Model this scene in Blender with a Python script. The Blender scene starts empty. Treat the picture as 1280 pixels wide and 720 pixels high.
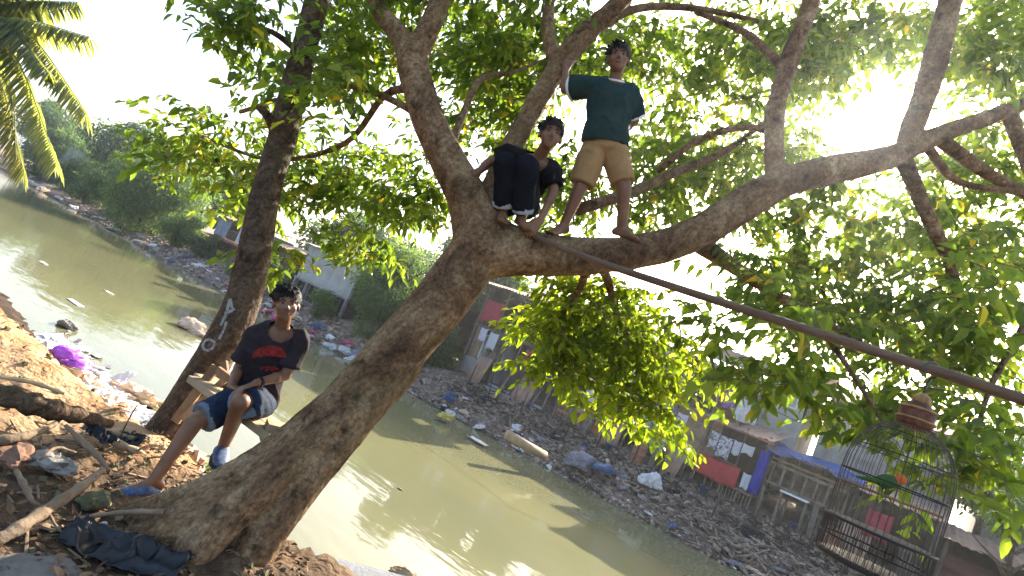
import bpy, bmesh, math, random
import numpy as np
from math import radians, sin, cos, pi
from mathutils import Vector, Matrix
from mathutils.bvhtree import BVHTree

random.seed(7); rng = np.random.default_rng(7)
SC = bpy.context.scene
COL = SC.collection

# ------------------------------------------------------------------ camera, sky, sun, exposure
F = 711.0; PITCH = radians(5.6); ROLL = radians(22); CAMZ = 3.75
r0 = np.array([1., 0, 0]); FW = np.array([0, cos(PITCH), sin(PITCH)]); u0 = np.array([0, -sin(PITCH), cos(PITCH)])
RT = cos(ROLL)*r0 + sin(ROLL)*u0; UP = -sin(ROLL)*r0 + cos(ROLL)*u0
CAM = np.array([0, 0, CAMZ])
cam = bpy.data.cameras.new('camera'); cam.sensor_width = 36; cam.lens = F/1280*36
cam.clip_start = 0.05; cam.clip_end = 3000
camo = bpy.data.objects.new('camera', cam); COL.objects.link(camo)
camo.matrix_world = Matrix(((RT[0], UP[0], -FW[0], CAM[0]), (RT[1], UP[1], -FW[1], CAM[1]),
                            (RT[2], UP[2], -FW[2], CAM[2]), (0, 0, 0, 1)))
SC.camera = camo
HAZE = .0008
SUN = np.array([0.40007, 0.76586, 0.50338])
w = bpy.data.worlds.new('World'); SC.world = w; w.use_nodes = True
nt = w.node_tree; bg = nt.nodes['Background']
sky = nt.nodes.new('ShaderNodeTexSky'); sky.sky_type = 'NISHITA'; sky.sun_disc = False
sky.sun_elevation = radians(30.2); sky.sun_rotation = radians(27.6)
sky.air_density = 1.0; sky.dust_density = 4.0; sky.ozone_density = 1.0
nt.links.new(sky.outputs[0], bg.inputs[0]); bg.inputs[1].default_value = 0.15
sl = bpy.data.lights.new('sun', 'SUN'); sl.energy = 4.5; sl.angle = radians(0.5); sl.color = (1, .90, .74)
slo = bpy.data.objects.new('sun', sl); COL.objects.link(slo)
slo.rotation_euler = Vector(SUN).to_track_quat('Z', 'Y').to_euler(); slo.location = (20, 40, 60)
SC.view_settings.view_transform = 'Standard'; SC.view_settings.look = 'None'
SC.view_settings.gamma = 1; SC.view_settings.use_curve_mapping = False
SC.view_settings.exposure = 1.98
SC.cycles.max_bounces = 8; SC.cycles.transmission_bounces = 5; SC.cycles.transparent_max_bounces = 8
SC.cycles.caustics_reflective = False; SC.cycles.caustics_refractive = False
SC.cycles.sample_clamp_indirect = 6

def ray(x, y): return FW + (x-640)/F*RT - (y-360)/F*UP
def at(x, y, d): return CAM + ray(x, y)*d
def onz(x, y, z):
    q = ray(x, y); t = (z-CAMZ)/q[2]; return CAM + q*t
# the river frame: s runs upstream along the far waterline, t away from the water
B0 = np.array([9.79, 17.69, 0]); DS = np.array([-.79, .613, 0]); DS /= np.linalg.norm(DS)
NT = np.array([.613, .79, 0]); NT /= np.linalg.norm(NT)
def stz(s, t, z=0): return B0 + DS*s + NT*t + np.array([0, 0, z])

# ------------------------------------------------------------------ numpy noise
_h = rng.random((256, 256))
def vnoise(x, y):
    xi = np.floor(x).astype(int); yi = np.floor(y).astype(int); fx = x-xi; fy = y-yi
    fx = fx*fx*(3-2*fx); fy = fy*fy*(3-2*fy)
    g = lambda a, b: _h[a % 256, b % 256]
    return (g(xi, yi)*(1-fx)+g(xi+1, yi)*fx)*(1-fy)+(g(xi, yi+1)*(1-fx)+g(xi+1, yi+1)*fx)*fy
def fbm(x, y, o=4):
    v = 0; a = .5
    for k in range(o): v = v+a*(vnoise(x+17*k, y+5*k)-.5); x = x*2.03; y = y*2.03; a *= .5
    return v

# ------------------------------------------------------------------ materials
def new_mat(name):
    m = bpy.data.materials.new(name); m.use_nodes = True
    return m, m.node_tree, m.node_tree.nodes['Principled BSDF']
def mat(name, c1, c2=None, scale=6, rough=.85, bump=0, bscale=30, rnd=0, metal=0, spec=.3, stretch=None, detail=5, trans=0, wave=None):
    m, n, p = new_mat(name); L = n.links.new
    tc = n.nodes.new('ShaderNodeTexCoord'); mp = n.nodes.new('ShaderNodeMapping'); L(tc.outputs['Object'], mp.inputs[0])
    if stretch: mp.inputs['Scale'].default_value = stretch
    c2 = c2 or tuple(v*.6 for v in c1)
    nz = n.nodes.new('ShaderNodeTexNoise'); nz.inputs['Scale'].default_value = scale; nz.inputs['Detail'].default_value = detail
    nz.inputs['Roughness'].default_value = .65
    L(mp.outputs[0], nz.inputs['Vector'])
    rp = n.nodes.new('ShaderNodeValToRGB'); rp.color_ramp.elements[0].position = .34; rp.color_ramp.elements[1].position = .66
    rp.color_ramp.elements[0].color = (*c2, 1); rp.color_ramp.elements[1].color = (*c1, 1)
    L(nz.outputs['Fac'], rp.inputs[0]); out = rp.outputs[0]
    if rnd:
        a = n.nodes.new('ShaderNodeAttribute'); a.attribute_name = 'rnd'
        mr = n.nodes.new('ShaderNodeMapRange'); mr.inputs[3].default_value = 1-rnd; mr.inputs[4].default_value = 1+rnd
        L(a.outputs['Fac'], mr.inputs[0])
        hs = n.nodes.new('ShaderNodeHueSaturation'); L(mr.outputs[0], hs.inputs['Value']); L(out, hs.inputs['Color']); out = hs.outputs[0]
    L(out, p.inputs['Base Color']); p.inputs['Roughness'].default_value = rough
    p.inputs['Metallic'].default_value = metal; p.inputs['Specular IOR Level'].default_value = spec
    if bump:
        b = n.nodes.new('ShaderNodeBump'); b.inputs['Strength'].default_value = bump; b.inputs['Distance'].default_value = .02
        n2 = n.nodes.new('ShaderNodeTexNoise'); n2.inputs['Scale'].default_value = bscale; n2.inputs['Detail'].default_value = 6
        L(mp.outputs[0], n2.inputs['Vector']); L(n2.outputs['Fac'], b.inputs['Height']); L(b.outputs[0], p.inputs['Normal'])
    if trans:
        t = n.nodes.new('ShaderNodeBsdfTranslucent'); L(out, t.inputs[0])
        mx = n.nodes.new('ShaderNodeMixShader'); mx.inputs[0].default_value = trans
        L(p.outputs[0], mx.inputs[1]); L(t.outputs[0], mx.inputs[2]); L(mx.outputs[0], n.nodes['Material Output'].inputs[0])
    return m
def leaf_mat(name, stops, tr=.5, tmul=(2.6, 2.3, .9), rough=.4):
    m, n, p = new_mat(name); L = n.links.new
    a = n.nodes.new('ShaderNodeAttribute'); a.attribute_name = 'rnd'
    rp = n.nodes.new('ShaderNodeValToRGB'); e = rp.color_ramp.elements
    e[0].position, e[0].color = stops[0][0], (*stops[0][1], 1); e[1].position, e[1].color = stops[-1][0], (*stops[-1][1], 1)
    for q, c in stops[1:-1]: k = e.new(q); k.color = (*c, 1)
    L(a.outputs['Fac'], rp.inputs[0]); L(rp.outputs[0], p.inputs['Base Color'])
    p.inputs['Roughness'].default_value = rough; p.inputs['Specular IOR Level'].default_value = .35
    mu = n.nodes.new('ShaderNodeMix'); mu.data_type = 'RGBA'; mu.blend_type = 'MULTIPLY'; mu.inputs[0].default_value = 1
    L(rp.outputs[0], mu.inputs[6]); mu.inputs[7].default_value = (*tmul, 1)
    t = n.nodes.new('ShaderNodeBsdfTranslucent'); L(mu.outputs[2], t.inputs[0])
    mx = n.nodes.new('ShaderNodeMixShader'); mx.inputs[0].default_value = tr
    L(p.outputs[0], mx.inputs[1]); L(t.outputs[0], mx.inputs[2]); L(mx.outputs[0], n.nodes['Material Output'].inputs[0])
    return m
def bark_mat(name, dark, mid, pale, scale=3.0, bump=.9):
    m, n, p = new_mat(name); L = n.links.new
    tc = n.nodes.new('ShaderNodeTexCoord')
    tcl = tc; al = n.nodes.new('ShaderNodeMapping'); L(tc.outputs['Object'], al.inputs[0])      # grain runs up the lean of the trunk
    al.vector_type = 'TEXTURE'; al.inputs['Rotation'].default_value = tuple(Vector((.31, .36, .88)).to_track_quat('Z', 'Y').to_euler()); al.inputs['Scale'].default_value = (1, 1, 1.7)
    n1 = n.nodes.new('ShaderNodeTexNoise'); n1.inputs['Scale'].default_value = scale*1.3; n1.inputs['Detail'].default_value = 9; n1.inputs['Roughness'].default_value = .74; n1.inputs['Distortion'].default_value = .5
    L(al.outputs[0], n1.inputs[0])
    rp = n.nodes.new('ShaderNodeValToRGB'); e = rp.color_ramp.elements
    e[0].position, e[0].color = .36, (*dark, 1); e[1].position, e[1].color = .64, (*pale, 1); k = e.new(.5); k.color = (*mid, 1)
    L(n1.outputs['Fac'], rp.inputs[0])
    # knots and scars: sparse dark spots
    v = n.nodes.new('ShaderNodeTexVoronoi'); v.inputs['Scale'].default_value = 6.5; v.inputs['Randomness'].default_value = 1
    wn = n.nodes.new('ShaderNodeTexNoise'); wn.inputs['Scale'].default_value = 9; wn.inputs['Detail'].default_value = 4; L(tc.outputs['Object'], wn.inputs[0])
    wm = n.nodes.new('ShaderNodeVectorMath'); wm.operation = 'MULTIPLY_ADD'; L(wn.outputs['Color'], wm.inputs[0]); wm.inputs[1].default_value = (.22, .22, .22); L(tc.outputs['Object'], wm.inputs[2])
    L(wm.outputs[0], v.inputs[0])
    vr = n.nodes.new('ShaderNodeMapRange'); vr.inputs[1].default_value = .08; vr.inputs[2].default_value = .30; vr.inputs[3].default_value = .35; vr.inputs[4].default_value = 1
    L(v.outputs['Distance'], vr.inputs[0])
    mu = n.nodes.new('ShaderNodeMix'); mu.data_type = 'RGBA'; mu.blend_type = 'MULTIPLY'; mu.inputs[0].default_value = 1
    L(rp.outputs[0], mu.inputs[6]); L(vr.outputs[0], mu.inputs[7])
    sp = n.nodes.new('ShaderNodeTexNoise'); sp.inputs['Scale'].default_value = 38; sp.inputs['Detail'].default_value = 5; sp.inputs['Roughness'].default_value = .7; L(tc.outputs['Object'], sp.inputs[0])
    sr = n.nodes.new('ShaderNodeMapRange'); sr.inputs[1].default_value = .38; sr.inputs[2].default_value = .60; sr.inputs[3].default_value = .52; sr.inputs[4].default_value = 1.12; L(sp.outputs['Fac'], sr.inputs[0])
    ms = n.nodes.new('ShaderNodeMix'); ms.data_type = 'RGBA'; ms.blend_type = 'MULTIPLY'; ms.inputs[0].default_value = 1; L(mu.outputs[2], ms.inputs[6]); L(sr.outputs[0], ms.inputs[7]); mu = ms
    # a little green moss
    n3 = n.nodes.new('ShaderNodeTexNoise'); n3.inputs['Scale'].default_value = 1.7; n3.inputs['Detail'].default_value = 6; L(tc.outputs['Object'], n3.inputs[0])
    r3 = n.nodes.new('ShaderNodeMapRange'); r3.inputs[1].default_value = .58; r3.inputs[2].default_value = .72; r3.inputs[4].default_value = .45; L(n3.outputs['Fac'], r3.inputs[0])
    m3 = n.nodes.new('ShaderNodeMix'); m3.data_type = 'RGBA'; L(r3.outputs[0], m3.inputs[0]); L(mu.outputs[2], m3.inputs[6]); m3.inputs[7].default_value = (.09, .085, .035, 1)
    L(m3.outputs[2], p.inputs['Base Color']); p.inputs['Roughness'].default_value = .85; p.inputs['Specular IOR Level'].default_value = .2
    b = n.nodes.new('ShaderNodeBump'); b.inputs['Strength'].default_value = bump; b.inputs['Distance'].default_value = .035
    n2 = n.nodes.new('ShaderNodeTexNoise'); n2.inputs['Scale'].default_value = 26; n2.inputs['Detail'].default_value = 8; n2.inputs['Distortion'].default_value = .6
    L(al.outputs[0], n2.inputs[0]); L(n2.outputs['Fac'], b.inputs['Height']); L(b.outputs[0], p.inputs['Normal'])
    return m

M = {}
M['bark'] = bark_mat('bark', (.070, .035, .017), (.205, .118, .058), (.36, .245, .135))
M['bark2'] = bark_mat('bark_dark', (.04, .024, .014), (.10, .062, .036), (.18, .125, .08), scale=5)
M['twig'] = mat('twig', (.14, .10, .06))
M['leaf'] = leaf_mat('leaf', [(0, (.034, .066, .016)), (.45, (.062, .11, .022)), (.8, (.10, .15, .026)), (.96, (.14, .175, .03)), (1, (.33, .25, .03))], tr=.64, tmul=(3.1, 2.75, 1.0))
M['leaf_sunlit'] = leaf_mat('leaf_sunlit', [(0, (.06, .11, .016)), (.5, (.10, .16, .018)), (1, (.17, .22, .025))], tr=.68, tmul=(2.9, 2.5, .8))  # crown leaf made lighter and yellower: the low bough's sunlight put into its colour
M['leaf_far'] = leaf_mat('leaf_far', [(0, (.03, .062, .026)), (.6, (.06, .105, .036)), (1, (.11, .155, .05))], tr=.5, tmul=(2, 2, 1), rough=.6)
M['leaf_fresh'] = leaf_mat('leaf_fresh', [(0, (.05, .09, .03)), (.6, (.085, .14, .045)), (1, (.13, .18, .06))], tr=.55, tmul=(2, 2, 1), rough=.6)
M['palm'] = leaf_mat('palm', [(0, (.09, .125, .075)), (.6, (.14, .175, .095)), (1, (.23, .25, .11))], tr=.55)
M['palm_yellow'] = leaf_mat('palm_yellow', [(0, (.12, .16, .05)), (.6, (.18, .20, .07)), (1, (.30, .27, .09))], tr=.5, tmul=(1.6, 1.5, 1))
M['skin'] = mat('skin', (.205, .095, .048), (.14, .063, .032), scale=7, rough=.5, spec=.4)
M['hair'] = mat('hair', (.005, .0045, .004), rough=.6, bump=.6, bscale=80, spec=.2)
M['eye_white'] = mat('eye_white', (.36, .33, .30), (.32, .28, .26), rough=.3)
M['iris'] = mat('iris', (.02, .012, .008), rough=.2)
M['lip'] = mat('lip', (.26, .09, .065), rough=.45)
M['shirt_dark'] = mat('shirt_dark', (.035, .026, .03), (.022, .017, .02), scale=12, bump=.5, bscale=18, spec=.08)
M['print_red'] = mat('print_red', (.34, .03, .022), (.06, .02, .02), scale=55, spec=.08)
M['denim'] = mat('denim', (.026, .038, .066), (.015, .022, .04), scale=25, bump=.4, bscale=60, spec=.08)
M['denim_pale'] = mat('denim_pale', (.17, .20, .23), (.11, .135, .16), scale=25, bump=.4, bscale=60, spec=.08)
M['shirt_black'] = mat('shirt_black', (.014, .013, .015), rough=.9, bump=.5, bscale=18, spec=.08)
M['pants_navy'] = mat('pants_navy', (.008, .009, .015), (.005, .006, .010), scale=14, bump=.5, bscale=20, spec=.08)
M['cuff_white'] = mat('cuff_white', (.42, .44, .45), (.33, .35, .37), spec=.08)
M['shirt_teal'] = mat('shirt_teal', (.020, .046, .045), (.013, .033, .033), scale=10, bump=.5, bscale=16, spec=.08)
M['trim_white'] = mat('trim_white', (.75, .75, .73), (.65, .65, .64))
M['khaki'] = mat('khaki', (.36, .215, .095), (.28, .165, .072), scale=12, bump=.4, bscale=22, spec=.08)
M['shoe_blue'] = mat('shoe_blue', (.025, .04, .09), (.09, .14, .24), scale=35, rough=.6)
M['shoe_sole'] = mat('shoe_sole', (.03, .035, .05), rough=.7)
M['wristband'] = mat('wristband', (.012, .012, .014), rough=.5)
M['pole'] = mat('pole', (.17, .10, .06), (.085, .052, .034), scale=5, stretch=(1, 1, 6), rough=.7, bump=.3, bscale=12)
M['wood_raw'] = mat('wood_raw', (.34, .20, .10), (.19, .105, .055), scale=4, rough=.8, bump=.4, bscale=20, rnd=.2)
M['wood_pale'] = mat('wood_pale', (.42, .32, .20), (.28, .20, .12), scale=5, rough=.8, bump=.4, bscale=20, rnd=.2)
M['wood_grey'] = mat('wood_grey', (.20, .165, .13), (.10, .08, .062), scale=5, rough=.9, bump=.4, rnd=.35)
M['wood_dark'] = mat('wood_dark', (.085, .065, .05), (.045, .034, .027), scale=5, rough=.9, bump=.4, rnd=.4)
M['plywood'] = mat('plywood', (.30, .225, .15), (.15, .11, .075), scale=2.6, rough=.9, rnd=.2)
M['concrete'] = mat('concrete', (.34, .33, .31), (.19, .185, .17), scale=1.6, rough=.95, bump=.4, detail=9)
M['plaster'] = mat('plaster', (.40, .40, .38), (.24, .24, .22), scale=.9, rough=.95, detail=10)
M['brick'] = mat('brick_wall', (.28, .14, .085), (.17, .10, .07), scale=7, rough=.95, rnd=.4)
M['brick_orange'] = mat('brick_orange', (.36, .15, .065), (.22, .10, .05), scale=7, rough=.95, rnd=.3)
M['bluegrey'] = mat('bluegrey', (.27, .31, .39), (.19, .215, .27), scale=3, rough=.8, rnd=.15)
M['maroon'] = mat('maroon', (.12, .045, .04), (.07, .03, .027), scale=4, rough=.9, rnd=.3)
M['roof_rust'] = mat('roof_rust', (.36, .235, .165), (.20, .13, .10), scale=1.8, rough=.8, detail=9)
M['roof_zinc'] = mat('roof_zinc', (.52, .50, .47), (.34, .31, .28), scale=1.2, rough=.55, detail=9, metal=.2)
M['roof_tile'] = mat('roof_tile', (.36, .17, .10), (.22, .11, .075), scale=2, rough=.9)
M['tarp_blue'] = mat('tarp_blue', (.02, .085, .30), (.016, .065, .22), scale=2, rough=.8, trans=.15, spec=.08)
M['cloth_blue'] = mat('cloth_blue', (.03, .06, .42), (.025, .045, .32), scale=3, trans=.2, spec=.08)
M['cloth_red'] = mat('cloth_red', (.46, .07, .075), (.36, .05, .055), scale=3, trans=.2, spec=.08)
M['cloth_red2'] = mat('cloth_red_dull', (.36, .045, .07), (.26, .03, .05), scale=3, trans=.2)
M['cloth_purple'] = mat('cloth_purple', (.26, .10, .38), (.2, .07, .3), scale=3, trans=.2)
M['cloth_white'] = mat('cloth_white', (.66, .66, .70), (.42, .42, .52), scale=9, trans=.25)
M['cloth_pale'] = mat('cloth_pale', (.45, .52, .62), (.62, .62, .62), scale=7, trans=.25)
M['cloth_pattern'] = mat('cloth_pattern', (.75, .73, .72), (.03, .04, .14), scale=11, trans=.2)
M['white_paint'] = mat('white_paint', (.72, .72, .70), (.58, .58, .56), rough=.5)
M['shade_dark'] = mat('shade_dark', (.015, .016, .018), rough=.7, spec=.08)  # matte near-black: the shade inside the windows put into the colour
M['plastic_white'] = mat('plastic_white', (.72, .71, .70), (.52, .50, .48), scale=14, rough=.5, trans=.2)
M['plastic_blue'] = mat('plastic_blue', (.07, .12, .24), (.04, .07, .15), scale=9, rough=.45)
M['plastic_pink'] = mat('plastic_pink', (.62, .10, .26), (.45, .05, .16), scale=9, rough=.5)
M['plastic_yellow'] = mat('plastic_yellow', (.50, .40, .10), (.36, .28, .08), scale=9, rough=.5)
M['plastic_purple'] = mat('plastic_purple', (.40, .10, .62), (.28, .06, .45), scale=9, rough=.5)
M['plastic_black'] = mat('plastic_black', (.007, .008, .010), (.013, .015, .019), scale=9, rough=.4, spec=.3)
M['bottle'] = mat('bottle', (.42, .50, .50), (.35, .42, .42), rough=.2, trans=.4)
M['rag'] = mat('rag', (.24, .23, .25), (.14, .13, .15), scale=12)
M['sack'] = mat('sack', (.66, .50, .36), (.48, .34, .22), scale=8, rough=.7)
M['rubble'] = mat('rubble', (.30, .235, .18), (.15, .112, .085), scale=8, rough=.95, rnd=.6)
M['dry_leaf'] = mat('dry_leaf', (.17, .10, .052), (.09, .052, .03), scale=8, rough=.8, rnd=.6)
M['root_wood'] = mat('root_wood', (.25, .175, .11), (.13, .09, .058), scale=6, rough=.85, bump=.6, bscale=30)
M['cage_bar'] = mat('cage_bar', (.10, .075, .055), (.06, .045, .035), rough=.6)
M['cage_dark'] = mat('cage_dark', (.03, .026, .024), rough=.6)
M['wicker'] = mat('wicker', (.20, .06, .03), (.035, .022, .018), scale=38, rough=.7)
M['wicker_gold'] = mat('wicker_gold', (.40, .25, .08), (.18, .08, .03), scale=30, rough=.6)
M['metal'] = mat('metal', (.10, .10, .10), (.06, .055, .05), rough=.5, metal=.7)
M['bird_green'] = mat('bird_green', (.05, .12, .02), (.03, .08, .02), scale=40)
M['bird_orange'] = mat('bird_orange', (.60, .15, .03), (.5, .10, .02), scale=40)
M['chalk'] = mat('chalk', (.34, .33, .31), (.17, .15, .13), scale=60, rough=.95)
M['mossy'] = mat('mossy', (.15, .145, .07), (.09, .08, .045), scale=12, rough=.95, bump=.5)
M['slab'] = mat('slab', (.17, .155, .14), (.10, .09, .08), scale=5, rough=.95, bump=.4, detail=9)
M['slab_blue'] = mat('slab_blue', (.17, .19, .22), (.12, .125, .14), scale=5, rough=.95, bump=.4, detail=9)
M['stone'] = mat('stone', (.30, .275, .24), (.19, .17, .145), scale=7, rough=.95, bump=.5)

def ground_mat(name, tones, scale, bump=1.0):
    m, n, p = new_mat(name); L = n.links.new
    tc = n.nodes.new('ShaderNodeTexCoord')
    n1 = n.nodes.new('ShaderNodeTexNoise'); n1.inputs['Scale'].default_value = scale; n1.inputs['Detail'].default_value = 10; n1.inputs['Roughness'].default_value = .72
    L(tc.outputs['Object'], n1.inputs[0])
    rp = n.nodes.new('ShaderNodeValToRGB'); e = rp.color_ramp.elements
    e[0].position, e[0].color = .34, (*tones[0], 1); e[1].position, e[1].color = .68, (*tones[2], 1); k = e.new(.5); k.color = (*tones[1], 1)
    L(n1.outputs['Fac'], rp.inputs[0])
    out = rp.outputs[0]
    a = n.nodes.new('ShaderNodeAttribute'); a.attribute_name = 'soil'     # the tan clay of the spoil heap
    mx = n.nodes.new('ShaderNodeMix'); mx.data_type = 'RGBA'
    r2 = n.nodes.new('ShaderNodeValToRGB'); r2.color_ramp.elements[0].position = .36; r2.color_ramp.elements[1].position = .62
    r2.color_ramp.elements[0].color = (.26, .125, .05, 1); r2.color_ramp.elements[1].color = (.50, .34, .20, 1)
    n4 = n.nodes.new('ShaderNodeTexNoise'); n4.inputs['Scale'].default_value = 2.6; n4.inputs['Detail'].default_value = 9; n4.inputs['Roughness'].default_value = .7; L(tc.outputs['Object'], n4.inputs[0])
    L(n4.outputs['Fac'], r2.inputs[0]); L(a.outputs['Fac'], mx.inputs[0]); L(out, mx.inputs[6]); L(r2.outputs[0], mx.inputs[7])
    # the wet margin at the waterline
    ge = n.nodes.new('ShaderNodeNewGeometry'); sx = n.nodes.new('ShaderNodeSeparateXYZ'); L(ge.outputs['Position'], sx.inputs[0])
    wr = n.nodes.new('ShaderNodeMapRange'); wr.inputs[1].default_value = .10; wr.inputs[2].default_value = .30; wr.inputs[3].default_value = .45; wr.inputs[4].default_value = 1; L(sx.outputs[2], wr.inputs[0])
    wm = n.nodes.new('ShaderNodeMix'); wm.data_type = 'RGBA'; wm.blend_type = 'MULTIPLY'; wm.inputs[0].default_value = 1; L(mx.outputs[2], wm.inputs[6]); L(wr.outputs[0], wm.inputs[7])
    L(wm.outputs[2], p.inputs['Base Color']); p.inputs['Roughness'].default_value = .95; p.inputs['Specular IOR Level'].default_value = .15
    b = n.nodes.new('ShaderNodeBump'); b.inputs['Strength'].default_value = bump; b.inputs['Distance'].default_value = .04
    n2 = n.nodes.new('ShaderNodeTexNoise'); n2.inputs['Scale'].default_value = scale*6; n2.inputs['Detail'].default_value = 8
    L(tc.outputs['Object'], n2.inputs[0]); L(n2.outputs['Fac'], b.inputs['Height']); L(b.outputs[0], p.inputs['Normal'])
    return m
M['near_soil'] = ground_mat('near_soil', ((.042, .027, .016), (.09, .058, .034), (.19, .125, .075)), 3.2)
M['far_soil'] = ground_mat('far_soil', ((.10, .075, .055), (.19, .142, .105), (.29, .225, .17)), 1.3)

def water_mat():
    m, n, p = new_mat('water'); L = n.links.new
    tc = n.nodes.new('ShaderNodeTexCoord'); mp = n.nodes.new('ShaderNodeMapping'); L(tc.outputs['Object'], mp.inputs[0])
    n1 = n.nodes.new('ShaderNodeTexNoise'); n1.inputs['Scale'].default_value = .18; n1.inputs['Detail'].default_value = 4; L(mp.outputs[0], n1.inputs[0])
    mp1 = n.nodes.new('ShaderNodeMapping'); mp1.inputs['Scale'].default_value = (.35, 1.2, 1); L(tc.outputs['Object'], mp1.inputs[0]); L(mp1.outputs[0], n1.inputs[0])
    rp = n.nodes.new('ShaderNodeValToRGB'); rp.color_ramp.elements[0].position = .3; rp.color_ramp.elements[1].position = .7
    rp.color_ramp.elements[0].color = (.110, .113, .064, 1); rp.color_ramp.elements[1].color = (.165, .156, .076, 1)
    L(n1.outputs['Fac'], rp.inputs[0]); L(rp.outputs[0], p.inputs['Base Color'])
    p.inputs['Roughness'].default_value = .045; p.inputs['IOR'].default_value = 1.33; p.inputs['Specular IOR Level'].default_value = .32
    n2 = n.nodes.new('ShaderNodeTexNoise'); n2.inputs['Scale'].default_value = 1.6; n2.inputs['Detail'].default_value = 3; n2.inputs['Roughness'].default_value = .45
    mp2 = n.nodes.new('ShaderNodeMapping'); mp2.inputs['Scale'].default_value = (.6, 1.5, 1); L(tc.outputs['Object'], mp2.inputs[0]); L(mp2.outputs[0], n2.inputs[0])
    b = n.nodes.new('ShaderNodeBump'); b.inputs['Strength'].default_value = .16; b.inputs['Distance'].default_value = .06
    L(n2.outputs['Fac'], b.inputs['Height']); L(b.outputs[0], p.inputs['Normal'])
    return m
M['water'] = water_mat()

# ------------------------------------------------------------------ object helpers
def tag(o, label=None, cat=None, group=None, kind=None):
    if label: o['label'] = label
    if cat: o['category'] = cat
    if group: o['group'] = group
    if kind: o['kind'] = kind
    return o
def empty(name, loc, rz=0):
    o = bpy.data.objects.new(name, None); COL.objects.link(o); o.location = tuple(loc); o.rotation_euler = (0, 0, rz); o.empty_display_size = .1
    return o
def set_parent(o, par):
    """parent a mesh whose vertices are in world coordinates"""
    o.parent = par
    if par.parent is None: mw = Matrix.LocRotScale(par.location, par.rotation_euler, par.scale)
    else: mw = Matrix.Identity(4)
    o.matrix_parent_inverse = mw.inverted()
def copy_tree(o, parent=None):
    c = o.copy(); COL.objects.link(c)
    if parent: c.parent = parent
    for ch in list(o.children): copy_tree(ch, c)
    return c

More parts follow.
